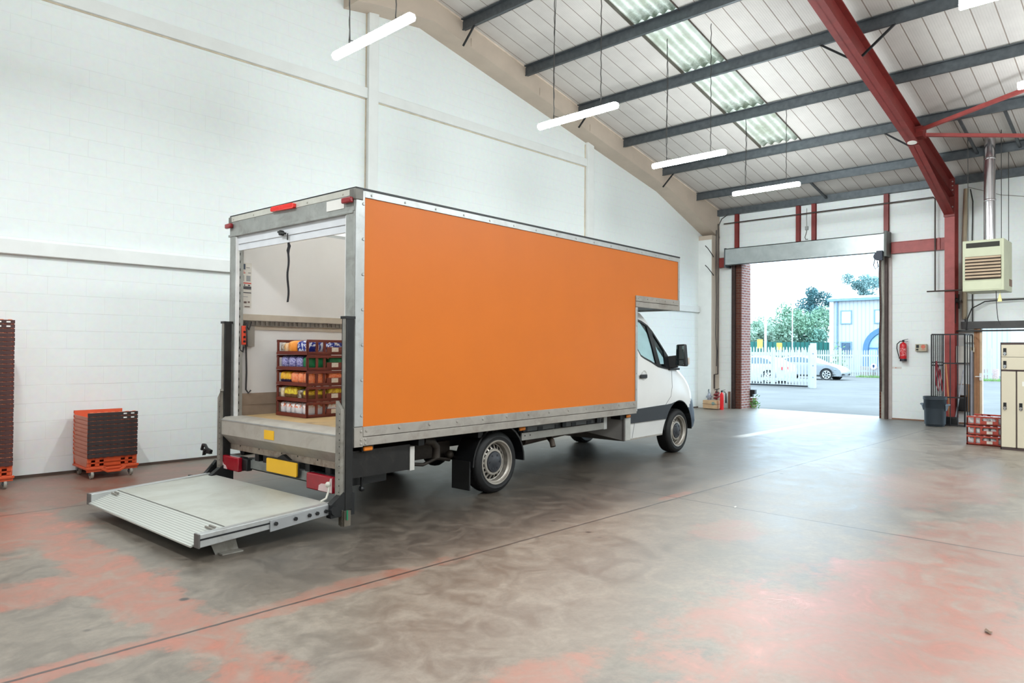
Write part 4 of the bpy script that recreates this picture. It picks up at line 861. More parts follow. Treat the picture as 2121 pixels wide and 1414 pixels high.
tube_light(11.35, .20, 1.70, 5.22, 'hanging tube light at the right edge beside the red diagonal brace')
def off_lamp(x, y, z=5.1, p=130):  # unseen area lamps without fittings, added out of view to light the hall
    l = bpy.data.lights.new('unseen_area_lamp', 'AREA'); l.shape = 'RECTANGLE'; l.size = .12; l.size_y = 1.5; l.energy = p; l.color = (.905, .97, 1.0); l.spread = PI
    o = bpy.data.objects.new('unseen_area_lamp', l); COL.objects.link(o); o.location = (x, y, z)
    o2 = o.copy(); o2.data = l.copy(); o2.data.energy = p*.45; COL.objects.link(o2); o2.location = (x, y, z+.05); o2.rotation_euler = (PI, 0, 0)
for x, y in [(15.04, 1.0), (1.0, 6.8), (-2.6, 6.8), (4.71, 1.0), (1.0, 1.0), (-2.6, 1.0), (4.71, -4.8), (8.45, -4.8), (11.75, -4.8), (15.04, -4.8), (1.0, -4.8), (-2.6, -4.8)]: off_lamp(x, y, 5.1, 130 if x > 0 else 60)

# bread crates
CRATE = M('red_brown_crate_plastic', (110,44,32), .45, 0, .16, 6, dirt=(98,38,30), dirt_amt=(.5,.85))
def make_crate(label, loc, rotz, group, sx=.75, sy=.63, h=.176, m=None, lip=True):
    m = m or CRATE; t = thing('bread_crate', label, 'crate', loc, rotz, group); a, b = sx/2, sy/2
    mb = MB(); mb.box((-a, -b, 0), (a, b, .016)); mb.box((-a-.004, -b, 0), (-a+.02, b, .028)); mb.box((a-.02, -b, 0), (a+.004, b, .028)); part('base', mb, m, t)
    for s_ in (-1, 1):
        y0, y1 = s_*b, s_*(b-.014); mb = MB()
        mb.box((-a, y0, .0), (a, y1, .034)); mb.box((-a, y0+s_*.006, h-.034), (a, y1, h-.004)); pass
        for x in (-a+.012, -a+.13, -a+.23, a-.23, a-.13, a-.012): mb.box((x-.016 if abs(x) < a-.05 else x-.012, y0, .02), (x+.016 if abs(x) < a-.05 else x+.012, y1, h-.01))
        mb.box((-.115, y0, .02), (.115, y1, .09)); mb.box((-.115, y0, .13), (-.09, y1, h-.01)); mb.box((.09, y0, .13), (.115, y1, h-.01))
        part('side_wall', mb, m, t, .003)
        part('label_card', MB().box((-.05, y0+s_*.002, .035), (.04, y0, .085)), M('crate_label', (206,196,184), .6, 0, .15, 40), t)
    for s_ in (-1, 1):
        mb = MB(); mb.box((s_*a, -b, .0), (s_*(a-.014), b, .04)); mb.box((s_*a, -b, .03), (s_*(a-.02), -b+.028, h-.02)); mb.box((s_*a, b-.028, .03), (s_*(a-.02), b, h-.02)); part('end_lip', mb, m, t, .003)
    return t
def tw(x, y, z):
    c, s_ = math.cos(TYAW), math.sin(TYAW); return (TRK[0]+x*c-y*s_, TRK[1]+x*s_+y*c, z)
def loaf_mb(dx, dy, dz, seed, e=.45):
    rnd = random.Random(seed); mb = MB(); n, m = 20, 10; vs = []; ph0 = rnd.random()*6
    f = lambda c: math.copysign(abs(c)**e, c)
    for j in range(m+1):
        v = -PI/2 + PI*j/m
        for i in range(n):
            u = 2*PI*i/n; k = 1 + .05*math.sin(3*u+ph0)*math.cos(2*v) + .03*math.sin(7*u+ph0*2)
            vs.append((dx/2*f(math.cos(v))*f(math.cos(u))*k, dy/2*f(math.cos(v))*f(math.sin(u))*k, dz/2*(1+f(math.sin(v)))))
    fs = [(j*n+i, j*n+(i+1) % n, (j+1)*n+(i+1) % n, (j+1)*n+i) for j in range(m) for i in range(n)]
    mb.add(vs, fs); return mb
def loaf(label, cat, m, loc, rotz, dims, seed, group):
    return single('bread_pack', loaf_mb(*dims, seed), m, label, cat, group, loc=loc, rotz=rotz, smooth=60)
P_ = dict(
 brown=printed('brown_grey_bag', (104,78,58), (204,192,176), scale=22), tan=printed('tan_bag', (214,160,104), (234,200,160), scale=18),
 orange=printed('orange_bag', (246,150,56), (252,176,96), scale=10), blue=printed('blue_white_bag', (26,44,140), (230,232,240), scale=16, lo=.5, hi=.58),
 violet=printed('violet_speckled_bag', (74,70,150), (196,190,226), scale=70), green=printed('green_bag', (20,108,62), (30,132,80), scale=10),
 yellow=printed('yellow_navy_bag', (246,194,60), (238,166,40), (46,36,66), 20, zsplit=.052), salmon=printed('salmon_speckled_bag', (246,118,66), (250,166,120), scale=70),
 cream=printed('cream_bag', (226,196,150), (240,224,196), scale=20), ylbrown=printed('yellow_brown_bag', (234,208,60), (196,150,40), (120,84,50), 24, zsplit=.06),
 white=printed('white_bag_orange_top', (236,120,70), (240,236,236), (226,222,226), 24, lo=.4, hi=.5, zsplit=.085), plain=printed('plain_white_bag', (232,232,230), (206,206,208), scale=14))
zc = ZF + .003; CX_, CY_ = -1.325, .668
names = ['topmost', 'second', 'middle', 'fourth', 'lowest']
rows = {0: [('brown',.05,.13),('tan',.16,.27),('orange',.29,.56),('blue',.60,.92)], 1: [('violet',.03,.26),('violet',.27,.53),('violet',.54,.78),('green',.82,.97)],
        2: [('yellow',.02,.21),('yellow',.22,.38),('salmon',.40,.64),('salmon',.645,.82),('salmon',.84,.98)], 3: [('cream',.02,.18),('ylbrown',.19,.40),('ylbrown',.41,.60),('brown',.62,.79),('ylbrown',.81,.97)],
        4: [('white',.01,.19),('white',.20,.38),('white',.40,.57),('white',.58,.76),('white',.78,.96)]}
desc = dict(brown='brown and grey', tan='tan', orange='plain orange', blue='blue and white', violet='speckled violet', green='green', yellow='yellow and navy', salmon='speckled salmon orange', cream='cream', ylbrown='yellow and brown', white='white and orange', plain='white')
pos = ['leftmost', 'second from left', 'third from left', 'fourth from left', 'rightmost']
for r in range(5):
    z = zc + (4-r)*.177
    make_crate('%s red-brown bread crate of the stack inside the truck' % names[r], tw(CX_, CY_, z), TYAW, 'bread crates in the truck')
    items = rows[r]
    for k, (key, f0, f1) in enumerate(items):
        w = (f1-f0)*.59; y = CY_ + .295 - (f0+f1)/2*.59; hh = .145 if key not in ('brown','tan') else .12
        if key == 'ylbrown' and k > 2: hh = .115
        place = 'rightmost' if k == len(items)-1 else pos[k]
        loaf('%s bread pack, %s in the %s crate in the truck' % (desc[key], place, names[r]), 'bread', P_[key], tw(-1.545, y, z+.018), TYAW, (.27, w, hh), r*10+k, 'bread packs in the truck crates')
    for k in range(2):   # packs seen through the lattice side
        key = [['blue','tan'],['green','violet'],['salmon','brown'],['ylbrown','white'],['white','plain']][r][k]
        loaf('%s bread pack behind the lattice side of the %s crate, %s' % (desc[key], names[r], ['nearer the opening','deeper in'][k]), 'bread', P_[key], tw(-1.27+.27*k, .44, z+.018), TYAW, (.24, .13, .14), 100+r*10+k, 'bread packs in the truck crates')
for i in range(3):
    nm = ['lowest','middle','topmost'][i]
    make_crate('%s of three red lattice crates beside the cream lockers' % nm, (15.335+.315, 2.735, .003+.179*i), PI/2, 'crates beside the lockers', sx=.71, m=M('brick_red_crate', (168,66,52), .5, 0, .15, 8))
    for k in range(6):
        loaf('white wrapped pack, %s in the %s crate by the lockers' % ((['leftmost'] + pos[1:4] + ['fifth from left','rightmost'])[k], nm), 'bread', P_['plain'], (15.335+.16, 3.09-.07-.113*k, .003+.179*i+.018), 0, (.24, .105, .145), 300+i*10+k, 'white packs in the red crates')
# nested trays on dollies by the left wall
TRO = M('orange_tray_plastic', (208,84,44), .45, 0, .12, 7); TRK_ = M('black_brown_tray_rim', (52,42,42), .5, 0, .25, 8); TRP = M('faded_tray_end', (214,148,126), .55, 0, .08, 6)
def make_tray(label, loc, group, h=.13, deep=False, wh=False, dark=TRK_):
    t = thing('bread_tray', label, 'tray', loc, 0, group); a, b = .295, .31
    part('base', MB().box((-a+.02, -b+.03, 0), (a-.02, b-.03, .006)), TRO, t)
    for s_ in (-1, 1):
        yo = lambda z: s_*(b-.030+.018*z/h); mb = MB()
        def pl(x0, x1, z0, z1): mb.hexa([(x0,yo(z0),z0),(x1,yo(z0),z0),(x1,yo(z0)-s_*.003,z0),(x0,yo(z0)-s_*.003,z0),(x0,yo(z1),z1),(x1,yo(z1),z1),(x1,yo(z1)-s_*.003,z1),(x0,yo(z1)-s_*.003,z1)])
        if deep:
            for x0, x1 in ((-a,-a+.05),(-.20,-.15),(-.10,.10),(.15,.19),(.24,a)): pl(x0, x1, 0, h)
            for z in (0, .05, h-.02): pl(-a, a, z, z+.018)
        else: pl(-a+.005, a-.005, 0, h)
        part('side_wall', mb, TRO, t)
        mb = MB(); mb.box((-a, s_*(b-.010), h-.042), (a, s_*b, h))
        for i in range(7): mb.box((-a+.01+i*.083, s_*(b-.012), h-.049), (-a+.055+i*.083, s_*(b-.001), h-.045))
        part('rim', mb, dark if s_ < 0 else TRO, t)
        if s_ < 0:
            mb = MB(); mb.box((-a+.02, -b+.0095, h-.002), (a-.02, -b+.0105, h+.003))
            for i in range(7): mb.box((-a+.025+i*.083, -b+.004, h+.001), (-a+.062+i*.083, -b+.010, h+.0085))
            part('rim_clip', mb, M('orange_clip', (236,140,104), .5), t)
    for s_ in (-1, 1):
        mb = MB(); x0, x1 = s_*(a-.022), s_*(a-.002)
        mb.hexa([(x0,-b+.03,0),(x0+s_*.003,-b+.03,0),(x0+s_*.003,b-.03,0),(x0,b-.03,0),(x1,-b+.016,h-.05),(x1+s_*.003,-b+.016,h-.05),(x1+s_*.003,b-.016,h-.05),(x1,b-.016,h-.05)]); part('end_wall', mb, TRP, t)
    if wh:
        mb = MB(); mb.box((a-.085,-b-.001,h-.030),(a-.045,-b,h-.014)); mb.box((a-.175,-b-.001,h-.030),(a-.135,-b,h-.014)); part('label_card', mb, WHITECARD, t)
    return t
def make_dolly(label, loc):
    t = thing('tray_dolly', label, 'dolly', loc, 0, 'tray dollies'); a, b = .30, .315
    mb = MB(); mb.box((-a,-b,.115),(a,b,.14)); mb.box((-a-.01,-b-.008,.125),(-.10,-b+.01,.155)); mb.box((.10,-b-.008,.125),(a+.01,-b+.01,.155))
    mb.hexa([(-.14,-b-.008,.13),(-.10,-b-.008,.13),(-.10,-b+.01,.13),(-.14,-b+.01,.13),(-.07,-b-.008,.075),(-.04,-b-.008,.075),(-.04,-b+.01,.075),(-.07,-b+.01,.075)][:4] + [(-.10,-b-.008,.15),(-.08,-b-.008,.15),(-.08,-b+.01,.15),(-.10,-b+.01,.15)])
    mb.beam((-.14,-b,.135),(-.06,-b,.085), .02, .03); mb.beam((-.07,-b,.085),(.09,-b,.085), .02, .025); mb.beam((.08,-b,.085),(.15,-b,.135), .02, .03); mb.box((-a,-b+.01,.09),(a,-b+.03,.12)); part('frame', mb, TRO, t, .004)
    for x in (-.235, .225):
        for y in (-b+.05, b-.06):
            mb = MB(); mb.lathe([(.0,-.014),(.05,-.016),(.055,-.010),(.055,.010),(.05,.016),(.0,.014)], (x, y, .055), 'x', 24); part('caster', mb, M('grey_caster', (150,146,136), .5, 0, .1, 10), t); c = t.children[-1]
            mb = MB(); mb.box((x-.024, y-.02, .05), (x-.018, y+.02, .12)); mb.box((x+.018, y-.02, .05), (x+.024, y+.02, .12)); mb.cyl((x-.03,y,.055),(x+.03,y,.055), .012, 8); part('fork', mb, GALV, c)
    return t
def tray_stack(x, y, n, dl, sname, dark):
    make_dolly(dl, (x, y, 0)); first = None
    make_tray('lowest deep orange tray of the %s, resting on the dolly' % sname, (x, y, .143), sname + ' trays', h=.172, deep=True, dark=dark)
    tr = make_tray('topmost nested tray of the %s with two white labels' % sname, (x, y, .143+.042+.0525*(n-1)), sname + ' trays', wh=True, dark=dark)
    nxt = make_tray('%s nested tray from the top of the %s' % (ordw(2), sname), (x, y, .143+.042+.0525*(n-2)), sname + ' trays', wh=True, dark=dark)
    plain = None
    for i in range(3, n):
        lb = '%s nested tray from the top of the %s' % (ordw(i), sname); p = (x + random.uniform(-.002,.002), y + random.uniform(-.002,.002), .143+.042+.0525*(n-i))
        if plain is None: plain = make_tray(lb, p, sname + ' trays', dark=dark)
        else: dup(plain, p, 0, lb)
tray_stack(3.065, 10.42, 11, 'orange tray dolly with grey casters under the low tray stack', 'low tray stack', TRK_)
tray_stack(1.69, 10.42, 33, 'orange tray dolly under the tall tray stack at the left edge', 'tall tray stack', M('dark_red_black_rim', (70,40,38), .5, 0, .35, 9))

# heater
HG = M('pale_green_enamel', (194,196,168), .45, 0, .06, 3, dirt=(170,168,140), dirt_amt=(.6,.9))
ht = thing('unit_heater', 'pale green warm air heater hung on rods with steel flue', 'heater', (0,0,0)); hx, hy0, hy1, hz0, hz1 = 17.65, 2.885, 3.63, 3.0, 4.08
mb = MB(); mb.box((hx, hy0, hz0), (18.52, hy1, hz1)); part('casing', mb, HG, ht, .012)
mb = MB(); mb.box((hx-.008, hy0+.05, hz1-.86), (hx, hy1-.03, hz1-.02)); mb.box((hx-.008, hy0+.05, hz0+.03), (hx, hy1-.03, hz1-.875)); part('front_panel', mb, HG, ht, .004)
part('air_slot', MB().box((hx-.012, hy0+.075, hz1-.16), (hx-.006, hy1-.07, hz1-.055)), M('dark_slot', (46,44,36), .7), ht)
mb = MB(); mb.box((hx-.012, hy0+.05, hz1-.84), (hx-.006, hy1-.05, hz1-.345)); part('louvre_recess', mb, M('dark_recess', (62,50,38), .8), ht)
for i in range(7):
    z = hz1-.38-.068*i; mb = MB(); mb.hexa([(hx-.035,hy0+.055,z-.012),(hx-.011,hy0+.055,z+.012),(hx-.011,hy1-.055,z+.012),(hx-.035,hy1-.055,z-.012),(hx-.037,hy0+.055,z+.004),(hx-.011,hy0+.055,z+.030),(hx-.011,hy1-.055,z+.030),(hx-.037,hy1-.055,z+.004)]); part('louvre', mb, M('tan_louvre', (196,172,146), .5, .1, .1), ht)
part('maker_plate', MB().box((hx+.55, hy0-.004, hz0+.12), (hx+.85, hy0, hz0+.27)), M('brown_plate', (120,84,62), .5), ht)
FL = M('bright_flue_steel', (206,202,204), .16, .95, .05, 3)
mb = MB(); mb.cyl((18.10,3.21,hz1),(18.10,3.21,6.42), .105, 32); 
for z in (4.95, 5.85): mb.lathe([(.105,0),(.112,.01),(.112,.04),(.105,.05)], (18.10,3.21,z), 'z', 32)
part('flue', mb, FL, ht)
for y, x in ((3.55,17.76),(3.38,18.43),(2.95,17.76),(2.93,18.43)): part('hanging_rod', MB().cyl((x,y,hz1),(x,y,zr(x)-.02), .007, 8), CHAIN, ht)
mb = MB(); mb.tube([(17.85,3.06,hz0),(17.85,3.05,2.66),(17.87,3.03,2.4),(17.87,2.98,2.28)], .007, 6); part('pull_cord', mb, CABLE, ht)
mb = MB(); mb.tube([(17.77,2.98,hz0),(17.77,2.97,2.92)], .004, 6); mb.hexa([(17.75,2.94,2.77),(17.79,2.94,2.77),(17.79,3.02,2.77),(17.75,3.02,2.77),(17.76,2.97,2.93),(17.78,2.97,2.93),(17.78,2.99,2.93),(17.76,2.99,2.93)]); part('tag', mb, M('yellow_tag', (226,216,150), .5), ht)
# lockers
lk = thing('locker_unit', 'cream steel locker unit with dark frame at the right edge', 'locker', (15.02, 2.28, 0)); LC = M('cream_locker_paint', (216,206,184), .4, 0, .03, 2); LF = M('dark_purple_brown_frame', (72,56,54), .45, 0, .1)
mb = MB(); a = .23; mb.box((.012,-a,.0),(.46,a,1.875)); mb.box((-.002,-a,.0),(.012,a,.045)); mb.box((-.002,-a,1.84),(.012,a,1.88)); mb.box((-.002,-a,1.375),(.012,a,1.40)); mb.box((-.002,a-.012,0),(.012,a,1.88)); mb.box((-.002,-a,0),(.012,-a+.012,1.88)); mb.box((-.002,-.012,.03),(.012,.006,1.39)); part('carcass', mb, LF, lk)
def ldoor(y0, y1, z0, z1, zl, card=False):
    d = part('locker_door', MB().box((-.012, y0, z0), (.010, y1, z1)), LC, lk, .004)
    mb = MB(); mb.box((-.016, y1-.075, zl-.075), (-.011, y1-.028, zl+.045)); part('lock_plate', mb, BLACKP, d)
    mb = MB(); mb.cyl((-.03, y1-.052, zl-.045), (-.012, y1-.052, zl-.045), .022, 14); mb.box((-.032, y1-.064, zl-.085), (-.022, y1-.040, zl-.03)); part('lock_lever', mb, M('chrome', (210,212,216), .12, 1, .05), d)
    if card: part('label_card', MB().box((-.0135, y0+.04, 1.12), (-.012, y0+.13, 1.20)), WHITECARD, d)
ldoor(-.216, .216, 1.625, 1.838, 1.735); ldoor(-.216, .216, 1.402, 1.62, 1.51); ldoor(.008, .216, .048, 1.372, .78); ldoor(-.216, -.014, .048, 1.372, .78, True)
# bin
bn = thing('waste_bin', 'round dark blue-grey plastic bin standing by the bar cage', 'bin', (18.66, 4.385, 0)); BN = M('blue_grey_bin', (36,45,53), .5, 0, .1, 8)
mb = MB(); mb.lathe([(0,.0),(.185,0),(.19,.01),(.222,.42),(.228,.43),(.232,.60),(.245,.615),(.245,.68),(.235,.685),(.226,.66),(.215,.05),(0,.04)], (0,0,0), 'z', 40); part('body', mb, BN, bn)
for s_ in (1, -1):
    mb = MB(); mb.tube([(-.06*1, s_*.225, .48),(-.05, s_*.285, .50),(.05, s_*.285, .50),(.06, s_*.225, .48)], .016, 8); mb.hexa([(-.05,s_*.225,.36),(.05,s_*.225,.36),(.05,s_*.235,.36),(-.05,s_*.235,.36),(-.06,s_*.225,.52),(.06,s_*.225,.52),(.06,s_*.28,.52),(-.06,s_*.28,.52)]); part('handle', mb, M('bin_handle', (110,124,136), .4), bn)
# bar cage
cg = thing('bar_cage', 'dark steel bar cage standing against the wall before the column', 'cage', (0,0,0)); CG = M('dark_cage_steel', (40,38,40), .5, .3, .2)
def panel(p, q, n, nm, zs=(.02,.66,1.45,2.12), r=.012):
    p = Vector(p); q = Vector(q); mb = MB()
    for z in zs: mb.beam((p.x,p.y,z),(q.x,q.y,z), .022, .03)
    for i in range(n+1):
        c = p.lerp(q, i/n); mb.cyl((c.x,c.y,0),(c.x,c.y,2.12), r if 0 < i < n else r*1.4, 8)
    part(nm, mb, CG, cg)
panel((18.95,4.29,0),(18.84,4.50,0), 6, 'hinged_panel', (.62,1.40,1.47,2.12)); panel((18.95,4.29,0),(18.95,3.85,0), 3, 'front_panel')
panel((18.95,3.85,0),(19.7,3.85,0), 3, 'return_panel', (.02,2.12))
rp = single('red_lead', MB().tube([(18.86,4.40,1.50),(18.85,4.42,1.2),(18.85,4.40,.95),(18.86,4.36,.80),(18.87,4.34,.95),(18.87,4.37,1.2),(18.88,4.40,1.46),(18.87,4.34,1.3),(18.88,4.30,1.0),(18.87,4.28,.80)], .016, 6), M('dark_red_lead', (116,28,40), .5), 'dark red lead looped over the bars above the bin', 'cable')
bm_ = thing('broom', 'broom with orange wooden handle leaning behind the cage bars', 'broom', (0,0,0)); part('handle', MB().cyl((19.12,4.19,.2),(19.2,4.29,1.46), .018, 10), M('orange_wood', (206,134,84), .5), bm_); part('head', MB().box((19.02,4.02,.0),(19.18,4.32,.20)), BLACKP, bm_, .02)
mp = thing('mop', 'grey metal mop handle leaning beside the broom', 'mop', (0,0,0)); part('handle', MB().cyl((19.30,4.12,.08),(19.36,3.96,1.3), .014, 10), M('grey_metal_pole', (170,172,180), .35, .6), mp); part('clamp', MB().ball((19.29,4.13,.06), .05, 12, (1.2,1.2,1)), M('mop_grey', (140,136,130), .9), mp)
def wbox(name, y0, y1, z0, z1, m, label, cat, d=.14, bev=.006): return single(name, MB().box((DX-d, y0, z0), (DX-.002, y1, z1)), m, label, cat, bevel=bev)
wbox('plywood_board', 3.86, 4.13, .30, .95, M('plywood_board', (170,128,90), .7, 0, .15, 5), 'brown plywood board on the wall behind the cage', 'board', .03, 0)
wbox('meter_cabinet', 3.90, 4.18, 1.46, 1.86, M('off_white_cabinet', (206,204,196), .5, 0, .04), 'off-white metal cabinet on the wall behind the cage', 'cabinet')
wbox('junction_box', 3.83, 4.02, 1.94, 2.10, M('white_box', (222,222,216), .5, 0, .04), 'white electrical box above the metal cabinet, left of door frame', 'electrical box', .1)
wbox('isolator_switch', 3.81, 3.89, 1.71, 1.83, M('cream_switch', (206,190,164), .5), 'small cream switch box right of the metal cabinet', 'switch', .1)
wbox('paper_dispenser', 3.98, 4.14, .68, .94, M('grey_white_dispenser', (176,178,182), .4), 'pale grey dispenser on the board behind the cage', 'dispenser', .16, .02)
wbox('black_case', 3.97, 4.16, .31, .65, BLACKP, 'black box under the pale grey dispenser behind the cage', 'box', .2, .02)
# wall pieces near the doorway
def extinguisher(loc, label, R=.078, H=.40, base=True, red=(196,30,38), horn=False):
    t = thing('fire_extinguisher', label, 'fire extinguisher', loc); RD = M('extinguisher_red_%d' % red[0], red, .25, 0, .05)
    mb = MB(); mb.lathe([(0,0),(R*.95,0),(R,.012),(R,H),(R*.9,H+.035),(R*.5,H+.06),(.022,H+.068),(.022,H+.09),(0,H+.09)], (0,0,0), 'z', 28); part('cylinder', mb, RD, t)
    if base: mb = MB(); mb.lathe([(R*1.02,0),(R*1.03,.06),(R*.99,.065)], (0,0,0), 'z', 28); part('base_ring', mb, M('navy_black_base', (28,26,38), .5), t)
    mb = MB(); mb.cyl((0,0,H+.085),(0,0,H+.125), .026, 12); mb.beam((0,.02,H+.125),(0,-.11,H+.155), .02, .012); mb.beam((0,.02,H+.105),(0,-.11,H+.10), .02, .012); part('valve', mb, BLACKP, t)
    if horn: mb = MB(); mb.tube([(0,0,H+.10),(0,-.09,H+.10),(0,-.13,H+.05)], .010, 6); mb.cyl((0,-.13,H+.06),(0,-.135,H-.22), .018, 12, .034); part('horn', mb, BLACKP, t)
    else:
        mb = MB(); mb.tube([(0,.0,H+.10),(-.01,.07,H+.10),(-.02,.135,H+.03),(-.02,.14,H-.08),(-.02,.115,H-.2),(-.03,.085,H-.3),(-.03,.08,.06)], .012, 8); part('hose', mb, BLACKP, t)
        mb = MB(); n = 10; vs = []
        for zz in (.13, .33):
            for i in range(n+1): a_ = PI*.62 + 2*PI*.38*i/n; vs.append(((R+.0015)*math.cos(a_), (R+.0015)*math.sin(a_), zz))
        mb.add(vs, [(i, i+1, n+2+i, n+1+i) for i in range(n)])
        part('instruction_label', mb, printed('extinguisher_print', (196,30,38), (236,190,190), scale=45, lo=.52, hi=.6), t)
    return t
extinguisher((DX-.10, 5.335, 1.475), 'red fire extinguisher hung on the white wall right of doorway')
cp = thing('alarm_box', 'small beige alarm box mounted right of the wall extinguisher', 'box', (0,0,0)); part('casing', MB().box((DX-.09,4.815,1.725),(DX,5.07,1.905)), M('beige_alarm_box', (178,168,146), .5, 0, .06), cp, .008)
part('push_button', MB().box((DX-.097,4.985,1.81),(DX-.088,5.045,1.885)).box((DX-.097,4.995,1.75),(DX-.088,5.05,1.785)), BLACKP, cp); part('red_print', MB().cyl((DX-.094,4.89,1.84),(DX-.089,4.89,1.84), .05, 16).box((DX-.094,4.85,1.76),(DX-.089,4.93,1.775)), M('red_print', (206,110,88), .5), cp)
single('wall_sticker', MB().box((DX-.004,5.40,1.28),(DX-.001,5.62,1.33)).mat(1).box((DX-.006,5.52,1.295),(DX-.003,5.545,1.315)), [M('off_white_sticker', (214,206,200), .5), M('red_print', (206,110,88))], 'faint white strip sticker low on the wall below the extinguisher', 'sticker')
# pipes and cables
def pipe(label, pts, r=.018, m=None, name='conduit_pipe', cat='pipe', n=8): return single(name, MB().tube(pts, r, n), m or M('dark_pipe', (74,64,60), .5, .3, .2), label, cat)
pipe('dark conduit running level over the red posts and down left of the column', [(DX-.13,10.2,5.50),(DX-.13,7,5.50),(DX-.13,4.66,5.50),(DX-.13,4.62,5.45),(DX-.13,4.62,3.18)])
pipe('dark level pipe crossing the red column below the heater', [(19.34,4.72,3.17),(19.34,4.0,3.17),(19.34,3.6,3.17)])
pipe('dark vertical conduit in the corner left of the doorway', [(19.47,10.27,5.48),(19.47,10.27,1.15),(19.47,10.27,1.02),(19.47,10.42-.04,1.00),(19.47,10.38,.58)], .022)
pipe('thin black cable hanging beside the corner conduit', [(19.46,10.33,5.3),(19.46,10.335,4.2),(19.46,10.32,3.2),(19.46,10.335,2.2),(19.46,10.30,1.7),(19.46,10.31,1.25)], .012, CABLE, 'hanging_cable', 'cable')
pipe('black cable looping from the eaves into the left corner', [(19.50,10.0,5.72),(19.50,10.18,5.62),(19.48,10.27,5.42)], .014, CABLE, 'looped_cable', 'cable')
for k, (z0, z1, y) in enumerate([(4.62,4.5,10.385),(4.05,3.95,10.385)]): pipe('dark wire stub sticking out of the corner pier, %s' % ['upper','lower'][k], [(19.40,y,z1),(19.36,y-.01,z1+.02),(19.05,y-.0,z0+.1),(18.9,y-.0,z0+.16)], .012, CABLE, 'wire_stub', 'cable')
pipe('tan pipe running up the wall right of the red column', [(DX-.05,4.02,2.5),(DX-.05,4.02,4.4),(DX-.05,3.98,5.62)], .05, M('tan_pipe', (176,160,136), .6, 0, .1), n=12)
pipe('black cable clipped up the wall beside the tan pipe', [(DX-.03,3.86,2.4),(DX-.03,3.87,4.2),(DX-.03,3.85,5.3),(DX-.03,3.90,5.6)], .012, CABLE, 'wall_cable', 'cable')
pipe('thin grey cable sagging across the wall behind the flue', [(DX-.02,3.95,5.66),(DX-.02,3.3,5.38),(DX-.02,2.6,5.22)], .008, M('grey_cable', (160,156,152), .6), 'sagging_cable', 'cable')
pipe('black cable curving from under the heater to the dark lintel', [(19.7,2.7,2.93),(19.7,3.3,2.92),(19.7,3.6,2.90),(19.7,3.86,2.75),(19.7,3.95,2.5),(19.7,3.97,2.25)], .014, CABLE, 'curving_cable', 'cable')
pipe('second black cable dropping to the dark lintel', [(19.72,4.03,3.15),(19.72,4.02,2.7),(19.72,3.99,2.4),(19.72,3.97,2.2)], .016, CABLE, 'dropping_cable', 'cable')
pipe('thin level pipe along the wall under the heater', [(DX-.02,4.1,2.96),(DX-.02,1.5,2.95)], .012, M('pale_pipe', (176,174,168), .5))
single('pipe_valve', MB().ball((19.68,4.18,2.96), .055, 10).box((19.62,4.06,2.9),(19.74,4.20,2.94)).cyl((19.68,4.12,2.75),(19.68,4.12,3.1), .02, 8).cyl((19.68,4.20,2.4),(19.68,4.20,3.1), .015, 8), M('dark_valve', (62,56,54), .5, .4), 'dark pipe valve right of the red column under the level pipe', 'valve')
sc_ = thing('door_switch', 'small grey switch box on a wire between two red posts', 'switch', (0,0,0)); part('casing', MB().box((DX-.05,7.74,5.06),(DX,7.82,5.16)), M('grey_switch', (150,150,148), .5), sc_, .004); part('wire', MB().tube([(DX-.02,7.78,5.66),(DX-.02,7.79,5.4),(DX-.02,7.78,5.16)], .007, 6).tube([(DX-.02,7.78,5.06),(DX-.03,7.80,4.95),(DX-.03,7.83,4.86),(DX-.04,7.80,4.80),(DX-.04,7.74,4.80)], .010, 6), M('grey_wire', (130,126,122), .6), sc_)
# fire gear in the left corner
mb = MB(); bxx = thing('wooden_box', 'low tan wooden box in the corner left of the doorway', 'box', (19.10, 10.27, 0)); WB = M('tan_box_wood', (198,164,128), .6, 0, .12, 6)
part('body', MB().box((-.12,-.22,.02),(.14,.22,.26)), WB, bxx, .006); part('lid', MB().box((-.13,-.225,.15),(.145,.225,.158)), M('box_gap', (120,92,70), .7), bxx); part('emblem', MB().cyl((-.122,-.11,.17),(-.125,-.11,.17), .05, 18).box((-.124,-.2,.155),(-.121,-.10,.175)), M('grey_green_print', (120,146,140), .5), bxx)
mt = thing('gas_regulator', 'grey metal regulator lying on the wooden box', 'regulator', (19.12, 10.36, .262)); mb = MB(); mb.lathe([(0,0),(.05,.0),(.06,.06),(.09,.07),(.09,.12),(.05,.13),(.04,.2),(.0,.2)], (0,0,0), 'z', 18); part('body', mb, M('regulator_grey', (160,164,176), .4, .5), mt); part('pipe_stub', MB().tube([(0,0,.2),(0,.02,.26),(.05,.04,.3)], .02, 8), GALV, mt)
vh = thing('fire_hose', 'bundled dark red hose with valve handle on the wooden box', 'hose', (19.15, 10.15, .262)); mb = MB(); mb.tube([(.02+.06*math.cos(i*.9)*(1-.1*(i//7)), .07*math.sin(i*.9), .03+.014*i) for i in range(16)], .028, 8); part('coil', mb, M('dark_red_hose', (134,52,56), .6, 0, .2), vh); part('valve_handle', MB().cyl((0,-.02,.2),(0,-.02,.32), .015, 8).beam((0,.06,.3),(0,-.1,.34), .02, .02), BLACKP, vh)
extinguisher((19.12, 9.96, .0), 'slim bright red extinguisher with black horn standing by the door jamb', .055, .42, False, (222,28,34), True)
single('timber_batten', MB().box((19.66,9.985,0),(19.70,10.04,.50)), M('brown_batten', (118,84,66), .7), 'short brown batten standing beside the slim red extinguisher', 'batten')
